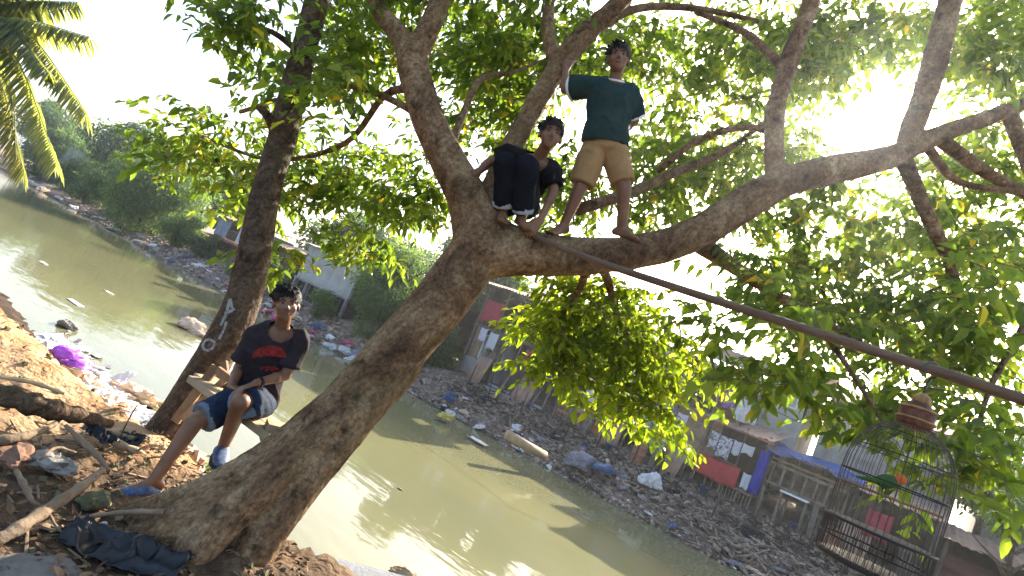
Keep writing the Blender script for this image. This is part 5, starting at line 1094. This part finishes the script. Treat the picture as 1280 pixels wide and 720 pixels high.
g.tube(smooth_path([pc, at(-20, 75, 12.3), e0, e1], 5), .012, 5)
for k in range(60):
    f = random.random(); b = e0*(1-f)+e1*f; g.tube([b, b+np.array([random.uniform(-.16, .16), random.uniform(-.16, .16), -random.uniform(.1, .35)])], [.014, .006], 4)
g.build('flower_stalk', M['palm_yellow'], palm)
# ================================================================== LITTER AND GROUND DEBRIS
def crumple(seed, sx, sy, sz, amp=.35, sub=4):
    """a creased lump: folds from a few sharp waves at two scales"""
    rs = np.random.default_rng(seed); bm = bmesh.new(); bmesh.ops.create_icosphere(bm, subdivisions=sub, radius=1)
    bm.verts.ensure_lookup_table(); C_ = np.array([v.co[:] for v in bm.verts]); k = np.ones(len(C_))
    for i in range(5): k += amp*.5*(np.abs(np.sin(C_@rs.normal(0, 2.2, 3)+rs.uniform(0, 6)))-.5)
    for i in range(7): k += amp*.28*(np.abs(np.sin(C_@rs.normal(0, 6.5, 3)+rs.uniform(0, 6)))-.5)
    V = C_*k[:, None]*np.array([sx, sy, sz]); V[:, 2] = np.maximum(V[:, 2], -sz*.35); g = Geo()
    g.add(V, [tuple(l.index for l in f.verts) for f in bm.faces]); bm.free(); return g
def scrap(seed, sx, sy, th=.006, cu=.25):
    rs = np.random.default_rng(seed); ph = rs.uniform(0, 6, 4); fr = rs.uniform(2, 6, 4)
    def fn(u, v): return ((u-.5)*sx, (v-.5)*sy, cu*sx*(.5*sin(u*fr[0]+ph[0])*cos(v*fr[1]+ph[1])+.4*(u-.5)**2)), (0, 0, 1)
    return Geo().sheet(fn, 8, 6, th)
def bottle_geo():
    pr = [(.0, 0), (.034, 0), (.036, .02), (.034, .09), (.036, .16), (.02, .21), (.012, .22), (.012, .245), (0, .245)]; sg = 10; g = Geo()
    V = [(max(r_, .0005)*cos(2*pi*k/sg), z, max(r_, .0005)*sin(2*pi*k/sg)) for r_, z in pr for k in range(sg)]
    return g.add(V, [(i*sg+k, (i+1)*sg+k, (i+1)*sg+(k+1) % sg, i*sg+(k+1) % sg) for i in range(len(pr)-1) for k in range(sg)])
def stick_geo(L_, r_, seed):
    rs = np.random.default_rng(seed); P = [(0, (i/4-.5)*L_, 0) for i in range(5)]; P = np.array(P)+rs.normal(0, L_*.03, (5, 3)); return Geo().tube(smooth_path(P, 3), np.linspace(r_, r_*.5, 13), 6)
KIND = {
 'plastic_bag':   [('white', crumple(1, .18, .13, .075, .75), 'plastic_white', 'crumpled white plastic bag', 'bag'), ('blue', crumple(2, .15, .11, .07, .75), 'plastic_blue', 'crumpled blue plastic bag', 'bag'),
                   ('black', crumple(3, .18, .14, .08, .75), 'plastic_black', 'crumpled black plastic bag', 'bag'), ('pink', crumple(4, .14, .1, .06, .75), 'plastic_pink', 'crumpled pink plastic bag', 'bag')],
 'paper_scrap':   [('p', scrap(5, .22, .16), 'white_paint', 'flat pale scrap of packaging', 'scrap')],
 'plastic_bottle': [('b', bottle_geo(), 'bottle', 'clear plastic bottle lying on its side', 'bottle')],
 'foam_box':      [('f', Geo().box((0, 0, .05), (.26, .18, .1)).box((.01, .01, .112), (.27, .19, .02), np.array(Matrix.Rotation(.12, 3, 'Y'))), 'white_paint', 'broken white foam box', 'box')],
 'rag':           [('r', crumple(7, .2, .15, .05, .8), 'rag', 'dirty grey rag', 'rag')],
 'sack':          [('s', crumple(8, .26, .18, .12, .5), 'sack', 'stuffed tan sack', 'sack')],
 'wood_plank':    [('w', Geo().box((0, 0, .02), (.12, .9, .03)), 'wood_grey', 'weathered grey plank', 'plank')],
 'stick':         [('t', stick_geo(.9, .025, 9), 'root_wood', 'dry brown stick', 'stick')],
 'brick_lump':    [('l', crumple(10, .13, .1, .08, .2), 'brick', 'reddish lump of broken brick', 'brick')],
 'stone_lump':    [('n', crumple(11, .17, .14, .1, .2), 'stone', 'grey lump of rubble', 'stone')],
}
rs = np.random.default_rng(21)
def scatter(place, phrase, counts, pick, sc=(.8, 1.5), yscale=1.):
    for nm, var in KIND.items():
        for (key, g, m, lab, cat) in var:
            n = counts.get(nm+'_'+key, counts.get(nm, 0)); first = None
            for k in range(n):
                s_, t_ = pick(); z = hz(s_, t_); p = stz(s_, t_, max(z, .0)+.02)
                if first is None: o = g.build(nm, M[m], smooth=nm in ('plastic_bottle', 'stick', 'paper_scrap', 'rag')); first = o
                else: o = first.copy(); COL.objects.link(o)
                o.location = tuple(p); o.rotation_euler = (rs.normal(0, .25), rs.normal(0, .25), rs.uniform(0, 6.28)); q = rs.uniform(*sc); o.scale = (q, q*rs.uniform(.8, 1.2), q*rs.uniform(.7, 1.2))
                tag(o, f'{lab} {phrase}', cat, f'{lab}s {place}')
def pk(s0, s1, t0, t1, e=1.): return lambda: (rs.uniform(s0, s1), t0+(t1-t0)*rs.random()**e)
scatter('on the near stretch of the far bank', 'on the far bank below the shacks', dict(plastic_bag_white=14, plastic_bag_blue=4, plastic_bag_black=12, plastic_bag_pink=2, paper_scrap=18, plastic_bottle=6, foam_box=3, rag=14, sack=3, wood_plank=8, stick=14, brick_lump=12, stone_lump=14), pk(-4.5, 14.5, .1, 2.6, 1.3), (.5, 1.15))
scatter('on the distant stretch of the far bank', 'along the distant far waterline', dict(plastic_bag_white=18, plastic_bag_blue=3, plastic_bag_pink=5, paper_scrap=14, foam_box=5, rag=6, sack=3, stone_lump=6), pk(20, 48, .0, 1.8, 1.3), (.9, 1.8))
scatter('at the far bend', 'in the litter at the far river bend', dict(plastic_bag_white=16, paper_scrap=10, foam_box=4, sack=3, stone_lump=6), pk(48, 100, .0, 1.4, 1.2), (1.1, 2.4))
def heap():
    a = rs.uniform(0, 1); p = onz(66+a*95+rs.normal(0, 14), 432+a*100+rs.normal(0, 15), .22); d = p[:2]-B0[:2]; return d@DS[:2], d@NT[:2]
scatter('on the near water edge', 'in the rubbish heap at the near water edge', dict(plastic_bag_white=52, plastic_bag_blue=1, plastic_bag_black=8, paper_scrap=42, plastic_bottle=10, foam_box=12, rag=4, sack=6, stone_lump=4), heap, (1.0, 1.9))

def stuff(name, label, cat, m, n, pick, size, flat=.6, zoff=.0, stick=.3):
    g = Geo(); rs2 = np.random.default_rng(len(name)+n)
    for k in range(n):
        s_, t_ = pick(); p = stz(s_, t_, max(hz(s_, t_), 0)+zoff); L_ = rs2.uniform(*size); R3 = np.array(Matrix.Rotation(rs2.uniform(0, 6.3), 3, 'Z') @ Matrix.Rotation(rs2.normal(0, .35), 3, 'X') @ Matrix.Rotation(rs2.normal(0, .35), 3, 'Y'))
        if rs2.random() < stick: d = (L_*3, L_*.22, L_*.2)
        else: d = (L_, L_*rs2.uniform(.5, 1), L_*flat*rs2.uniform(.4, 1))
        v = np.array([(i*d[0]/2, j*d[1]/2, l*d[2]/2) for i in (-1, 1) for j in (-1, 1) for l in (-1, 1)])*rs2.uniform(.6, 1.2, (8, 3)); v = v@R3.T+p
        g.add(v, [(0, 1, 3, 2), (4, 6, 7, 5), (0, 4, 5, 1), (2, 3, 7, 6), (0, 2, 6, 4), (1, 5, 7, 3)], rs2.random())
    return tag(g.build(name, M[m]), label, cat, kind='stuff')
stuff('bank_rubble', 'brown rubble and broken sticks covering the slope of the far bank', 'rubble', 'rubble', 7000, pk(-5, 16, .0, 3.4, 1.0), (.04, .2), stick=.35)
stuff('bank_rubble', 'rubble and rubbish covering the distant stretch of the far bank', 'rubble', 'rubble', 3200, pk(16, 75, .0, 3, 1.), (.1, .4), stick=.2)
def brush():
    c = ((.6, 1.1), (2.5, 1.5), (4.2, 1.7), (7.0, 1.5), (10.6, 2.4), (-1.4, 1.3), (12.5, 2.6), (-3.3, 1.2))[rs.integers(0, 8)]; return c[0]+rs.normal(0, .6), c[1]+rs.normal(0, .35)
stuff('brushwood', 'dark heaps of dead brushwood caught on the far bank', 'brushwood', 'rubble', 900, brush, (.10, .28), zoff=.12, stick=.8)
stuff('rubbish_mass', 'mass of pale torn rubbish trodden together at the near water edge', 'rubbish', 'plastic_white', 1000, heap, (.05, .2), flat=.3, zoff=.03, stick=.15)
stuff('rubbish_mass', 'dull mixed rubbish trodden together at the near water edge', 'rubbish', 'rag', 350, heap, (.05, .18), flat=.4, zoff=.03, stick=.2)
stuff('rubbish_mass', 'small pale scraps strewn along the far waterline', 'rubbish', 'plastic_white', 700, lambda: (rs.uniform(-5, 60), rs.random()**1.6*2.2), (.03, .12), flat=.3, zoff=.02, stick=.1)
stuff('brushwood', 'dark tangle of sticks and burnt rubbish under the shack fronts', 'brushwood', 'wood_dark', 900, lambda: (rs.uniform(-5, 15), rs.normal(2.6, .7)), (.08, .26), zoff=.06, stick=.7)
def nearpick(): return -1.2+5.2*rs.random()**1.7, rs.uniform(-20.2, -17.6)
nl = 2800; B_ = []
while len(B_) < nl:
    s_, t_ = nearpick(); p_ = stz(s_, t_, hz(s_, t_)+.012)
    if s_ > 1.0 and t_ > -19.1 and rs.random() < .93: continue
    B_.append(p_)
lo = leaf_mesh('leaf_litter', np.array(B_), rs.normal(0, 1, (nl, 3))*[1, 1, .3], rs.normal(0, .45, (nl, 3))+[0, 0, 1], rs.uniform(.02, .065, nl), rs.uniform(.01, .035, nl), rs.random(nl), M['dry_leaf'], droop=-.2, fold=.35)
tag(lo, 'dry brown leaves scattered over the near bank', 'leaf litter', kind='stuff')
stuff('wood_chips', 'broken sticks and chips scattered over the near bank', 'wood chips', 'root_wood', 500, nearpick, (.015, .06), flat=.3, zoff=.01, stick=.7)
stuff('soil_clods', 'small clods and stones on the near bank', 'soil clods', 'mossy', 500, nearpick, (.01, .04), flat=.9, zoff=.005, stick=.05)

def one(name, g, m, p, label, cat, rz=0, sc=1, rx=0, ry=0, smooth=True, parent=None):
    o = g.build(name, M[m], smooth=smooth); o.location = tuple(p); o.rotation_euler = (rx, ry, rz); o.scale = (sc,)*3 if np.isscalar(sc) else sc; return tag(o, label, cat)
def onbank(x, y, t):
    q = ray(x, y); k = (t-(CAM-B0)@NT)/(q@NT); return CAM+k*q
p = onz(85, 450, .5); one('plastic_bag', crumple(31, .2, .13, .10, .7), 'plastic_purple', p, 'bright purple plastic bag on the rubbish heap at the near water edge', 'bag', .6, 1.25)
p = onz(238, 412, 0); fb = one('sack', crumple(32, .42, .34, .26, .22), 'sack', p+U0*.12, 'big tan bundle floating on the river left of the slender tree', 'sack', .4, 1.0)
p = onz(247, 417, 0); one('foam_board', crumple(33, .55, .2, .09, .5), 'sack', p+U0*.03, 'flat tan piece floating beside the big tan bundle', 'debris', -.5)
for (x, y, lab, sx) in ((136, 366, 'white foam scrap floating mid river, the upper one', .5), (94, 379, 'long white foam streak floating mid river, the lower one', .7), (54, 329, 'small pale scrap floating near the far bend', .5), (500, 612, 'tiny brown leaf scrap floating in the shaded water', .12), (740, 600, 'pale scrap floating in the shade by the far bank', .2)):
    one('floating_scrap', scrap(int(x), sx, sx*.3, .02, .05), 'root_wood' if 'brown' in lab else 'white_paint', onz(x, y, 0)+U0*.015, lab, 'debris', -.5)
one('plastic_sheet', scrap(41, .9, .35, .01, .12), 'plastic_white', onz(596, 552, .05)+U0*.05, 'pale bluish plastic sheet at the far waterline below the post house', 'sheet', 2.4)
one('plastic_bag', crumple(42, .3, .16, .22, .7), 'plastic_blue', onz(561, 500, .5)+U0*.05, 'large blue bag upright in the litter under the big trunk', 'bag', 1.2, 1.0)
one('plastic_bag', crumple(43, .25, .17, .14, .7), 'plastic_yellow', onz(557, 522, .2), 'yellow plastic bag at the far waterline', 'bag', .3, .85)
one('drain_pipe', Geo().tube([(0, -1.0, 0), (0, 1.0, 0)], .16, 14), 'wood_pale', onz(656, 562, .7)+U0*.15, 'thick pale pipe lying down the far bank slope', 'pipe', -.95, 1, -.18)
one('plastic_bag', crumple(44, .26, .2, .2, .7), 'plastic_white', onz(812, 608, .9)+U0*.1, 'big white bag on the slope below the red cloth', 'bag', .3, 1.2)
one('cloth_heap', crumple(45, .45, .3, .28, .5), 'rag', onz(727, 585, .5)+U0*.1, 'heap of grey cloth snagged on the waterline below the brick shack', 'cloth', .6, 1.2)
one('tarp_scrap', crumple(46, .35, .22, .16, .5), 'plastic_blue', onz(752, 590, .7)+U0*.1, 'scrap of dark blue tarp beside the heap of grey cloth', 'tarp', .6)

# --- near bank: roots, logs, slabs and the black sheet
def root(L, label, name='dead_root', m='root_wood', cat='root', lift=0.):
    A = np.array([[*(onz(x, y, z)), wd/2] for x, y, z, wd in L]); S = smooth_path(A, 6); g = Geo(); r_ = np.maximum(S[:, 3], .006)*(1+.18*np.sin(np.arange(len(S))*1.9)); g.tube(S[:, :3]+U0*lift, r_, 10)
    return tag(g.build(name, M[m], smooth=True), label, cat)
root([(-40, 690, 2.22, .05), (10, 668, 2.28, .055), (60, 636, 2.31, .055), (105, 606, 2.34, .045), (128, 588, 2.33, .03)], 'thick bare branch lying across the lower left of the near bank', 'fallen_branch', cat='branch')
root([(-30, 553, 2.30, .06), (20, 548, 2.34, .05), (60, 535, 2.36, .035), (80, 520, 2.36, .02)], 'short grey branch stub at the left edge of the near bank', 'fallen_branch', cat='branch')
root([(20, 588, 2.33, .02), (32, 610, 2.33, .03), (40, 626, 2.32, .02), (58, 638, 2.30, .012), (72, 660, 2.29, .010), (92, 674, 2.26, .008)], 'pale twisted root curling beside the thick bare branch', cat='root')
root([(82, 532, 2.40, .02), (104, 553, 2.38, .035), (124, 572, 2.36, .03), (136, 590, 2.32, .018)], 'brown root leading from the log to the thick branch')
root([(-60, 476, 2.46, .10), (0, 492, 2.46, .11), (50, 508, 2.44, .12), (100, 520, 2.40, .09), (138, 530, 2.34, .05)], 'long dark log along the foot of the clay mound', 'log', 'bark2', 'log')
root([(-10, 470, 2.56, .018), (40, 478, 2.54, .025), (80, 492, 2.5, .02)], 'thin pale stick lying on the clay mound', 'stick', 'wood_pale', 'stick')
root([(95, 566, 2.36, .012), (70, 560, 2.38, .018), (50, 575, 2.36, .012)], 'small crooked stick among the roots', 'stick', cat='stick')
root([(205, 640, 2.36, .03), (160, 640, 2.30, .025), (110, 646, 2.26, .02), (70, 655, 2.24, .012)], 'slim surface root trailing left from the leaning trunk')
root([(128, 548, 2.27, .04), (160, 560, 2.26, .05), (200, 580, 2.22, .04), (228, 596, 2.14, .025)], 'sunlit tan root hump behind the boy\'s foot', m='wood_pale')
root([(140, 540, 2.28, .025), (175, 552, 2.27, .04), (215, 572, 2.2, .03)], 'second sunlit root beside the slender tree', m='wood_pale')
for i, (x, y, z, sx, sy, sz, m, lab) in enumerate(((62, 575, 2.30, .07, .05, .05, 'stone', 'pale angular stone left of the brown root'), (78, 582, 2.28, .06, .05, .04, 'stone', 'second pale stone beside the angular one'), (121, 624, 2.24, .06, .045, .04, 'mossy', 'mossy square stone beside the blue shoe'), (22, 566, 2.30, .085, .06, .04, 'brick', 'rusty clod at the left edge'),
        (238, 575, 2.05, .10, .07, .09, 'sack', 'tan lump of earth behind the shin of the seated boy'), (300, 705, 2.2, .09, .07, .05, 'brick', 'broken brick at the foot of the trunk'), (268, 712, 2.2, .07, .06, .05, 'brick_orange', 'orange brick shard beside the black sheet'), (130, 655, 2.22, .02, .016, .016, 'white_paint', 'tiny white pebble on the root'))):
    p = onz(x, y, z); one('stone', crumple(50+i, sx, sy, sz, .5, 3), m, p-U0*.015, lab, 'stone', i*.7, smooth=False)
p = onz(32, 724, 2.20); one('concrete_slab', crumple(71, .17, .15, .05, .12, 4), 'slab', p, 'grey concrete slab at the bottom left corner', 'slab', .25, 1, .08, -.05, False)
def sheet_on(name, cx, cy, z, sx, sy, amp, m, label, cat, rz, seed):
    """a limp sheet lying on the ground with fine creases and a ragged edge"""
    c = onz(cx, cy, z); ca, sa = cos(rz), sin(rz); NU, NV = 60, 36; k = seed*3.7
    uu, vv = np.meshgrid(np.linspace(0, 1, NU+1), np.linspace(0, 1, NV+1)); ed = 1+.25*fbm(uu*2.5+k, vv*2.5+k, 2)
    lx = (uu-.5)*sx*ed; ly = (vv-.5)*sy*(1+.5*fbm(uu*3+k+9, vv*2, 2)); X_ = c[0]+lx*ca-ly*sa; Y_ = c[1]+lx*sa+ly*ca
    dx, dy = X_-B0[0], Y_-B0[1]; G_ = bank_h(dx*DS[0]+dy*DS[1], dx*NT[0]+dy*NT[1]); r1 = 1-np.abs(fbm(uu*5+k, vv*3, 2))*4; Z_ = np.maximum(G_, c[2]-.04)+.015+amp*np.clip(r1, 0, 1)**2*(.3+.7*np.sin(pi*vv))+amp*.2*fbm(uu*7, vv*5+k, 2)
    def fn(u, v): i, j = int(round(u*NU)), int(round(v*NV)); return (X_[j, i], Y_[j, i], Z_[j, i]), (0, 0, 1)
    return tag(Geo().sheet(fn, NU, NV, .004).build(name, M[m], smooth=True), label, cat)
sheet_on('plastic_sheet', 158, 698, 2.22, .52, .22, .07, 'plastic_black', 'crumpled black plastic sheet at the foot of the leaning tree', 'sheet', .15, 1)
sheet_on('rag', 128, 540, 2.34, .26, .12, .05, 'plastic_black', 'dark rag on the end of the log', 'rag', -.4, 2)
sheet_on('rag', 164, 548, 2.28, .2, .1, .05, 'plastic_black', 'dark rag beside the base of the slender tree', 'rag', -.2, 3)
pa = onz(430, 722, 2.12); sl_ = one('concrete_slab', Geo().box((0, 0, 0), (.85, .30, .06)), 'slab_blue', pa, 'bluish slab at the bottom edge of the picture on the bank lip', 'slab', .30, 1, .0, .0, False)
p = onz(400, 716, 2.17); one('brick_shard', crumple(61, .085, .06, .02, .45), 'brick_orange', p, 'orange brick shard lying on the bluish slab', 'brick', .3)
p = onz(505, 716, 2.14); one('brick_shard', crumple(62, .08, .04, .03, .25), 'wood_pale', p, 'pale brown shard at the right end of the bluish slab', 'brick', .3)
tag(Geo().tube(smooth_path([onz(150, 548, 2.3), onz(158, 530, 2.42), onz(168, 512, 2.55), onz(163, 520, 2.5), onz(172, 506, 2.58)], 4), .004, 5).build('wire', M['metal']), 'bent dark wire sticking up beside the slender tree', 'wire')
for i, (x, y, z, lab) in enumerate(((306, 672, 2.30, 'leafy weed under the arch of the trunk'), (322, 690, 2.2, 'weed at the right foot of the trunk'), (338, 705, 2.12, 'light green sprig by the bluish slab'), (290, 690, 2.2, 'small weed between the roots'), (262, 588, 2.12, 'green sprig beside the trunk above the water'))):
    b = onz(x, y, z)-U0*.05; wd = tag(empty('weed', b), lab, 'weed'); n = 26; rs3 = np.random.default_rng(i); P = []; D_ = []; g = Geo()
    for k in range(5):
        e = b+np.array([rs3.normal(0, .05), rs3.normal(0, .05), rs3.uniform(.08, .2)]); g.tube([b, (b+e)/2+U0*.02, e], .0018, 3)
        for q in range(n//5): f = rs3.uniform(.3, 1); P.append(b*(1-f)+e*f); D_.append(rs3.normal(0, 1, 3)*[1, 1, .4])
    g.build('stem', M['twig'], wd); P = np.array(P); D_ = np.array(D_); k = len(P)
    leaf_mesh('leaves', P, D_, rs3.normal(0, .3, (k, 3))+[0, 0, 1], rs3.uniform(.03, .06, k), rs3.uniform(.015, .03, k), rs3.beta(2, 2, k), M['leaf'], wd)

# ------------------------------------------------------------------ clutter along the fronts of the shacks
def clutter(name, g, m, lab, cat, group, spots, smooth=True):
    first = None
    for (s_, t_, rz, tilt, sc) in spots:
        if first is None: o = g.build(name, M[m], smooth=smooth); first = o
        else: o = first.copy(); COL.objects.link(o)
        o.location = tuple(stz(s_, t_, hz(s_, t_)-.02)); o.rotation_euler = (tilt, 0, ANG+rz); o.scale = (sc,)*3; tag(o, lab, cat, group)
rs4 = np.random.default_rng(5)
pl = Geo().box((0, 0, .8), (.16, .03, 1.6))
clutter('leaning_plank', pl, 'wood_grey', 'grey plank leaning against the front of a riverside shack', 'plank', 'planks leaning on the shacks', [(s_, 3.6+rs4.uniform(-.2, .2), rs4.normal(0, .2), -.3+rs4.normal(0, .1), rs4.uniform(.7, 1.2)) for s_ in (9.6, 8.3, 5.9, 5.1, 3.9, .9, -.9, 11.6, 12.8, 13.6)], False)
def corr(u, v): return ((u-.5)*.9, .02*sin(u*40), v*1.5), (0, 1, 0)
clutter('corrugated_sheet', Geo().sheet(corr, 50, 2, .006), 'roof_rust', 'rusty corrugated sheet leaning below the shacks', 'metal sheet', 'corrugated sheets leaning below the shacks', [(7.2, 3.5, .2, -.4, 1), (4.3, 3.4, -.2, -.35, .8), (-2.2, 3.3, .1, -.4, 1), (12.2, 3.5, .15, -.45, 1.1), (15.2, 3.4, 0, -.3, 1)])
bk = [(.10, 0), (.13, .26), (.137, .26), (.137, .275), (.12, .27), (.09, .015)]
def rev(pr, sg=16): return Geo().add([(r_*cos(2*pi*k/sg), r_*sin(2*pi*k/sg), z) for r_, z in pr for k in range(sg)], [(i*sg+k, i*sg+(k+1) % sg, (i+1)*sg+(k+1) % sg, (i+1)*sg+k) for i in range(len(pr)-1) for k in range(sg)]+[tuple(reversed(range(sg)))])
clutter('bucket', rev(bk), 'plastic_blue', 'blue plastic bucket standing on the bank below the shacks', 'bucket', 'blue buckets below the shacks', [(2.7, 3.1, 0, .05, 1.2), (-.4, 3.5, 0, 0, 1.1), (6.8, 3.0, 0, .1, 1.2), (11.2, 3.1, 0, 0, 1.2)])
clutter('oil_drum', rev([(.28, 0), (.29, .02), (.28, .3), (.295, .31), (.28, .32), (.28, .6), (.295, .61), (.28, .62), (.28, .88), (.26, .87), (.001, .87)]), 'roof_tile', 'rusty oil drum standing by the shack fronts', 'drum', 'rusty drums by the shacks', [(5.6, 3.3, 0, 0, 1), (-1.6, 3.2, 0, .05, 1)])
clutter('tyre', Geo().tube([(.26*cos(t), .26*sin(t), .08) for t in np.linspace(0, 2*pi, 25)], .085, 8), 'plastic_black', 'old black tyre lying on the far bank', 'tyre', 'old tyres on the far bank', [(8.8, 2.2, 0, .2, 1), (.6, 2.4, 0, -.2, 1), (13, 2.3, 0, .15, 1)])
clutter('bank_stake', Geo().tube([(0, 0, -.2), (.05, 0, .5), (.03, .02, 1.15)], [.035, .03, .022], 6), 'wood_dark', 'dark wooden stake driven into the far bank below the shacks', 'stake', 'stakes in the far bank', [(s_, 2.9+rs4.normal(0, .45), 0, rs4.normal(0, .18), rs4.uniform(.7, 1.15)) for s_ in np.arange(-3, 15.5, .62)+rs4.normal(0, .2, 30)])
for (sa, sb, z0, z1) in ((16.5, 6.6, 6.6, 6.2), (6.5, -4.0, 6.3, 5.2), (33, 17, 5.6, 6.6)):
    P = [stz(sa+(sb-sa)*f, 3.6, z0+(z1-z0)*f-.5*4*f*(1-f)) for f in np.linspace(0, 1, 16)]
    tag(Geo().tube(P, .012, 5).build('power_line', M['plastic_black']), {16.5: 'sagging cable strung from the post house to the balcony house', 6.5: 'sagging cable strung from the balcony house past the tarp shelter', 33: 'sagging cable strung from the grey building to the post house'}[sa], 'cable')
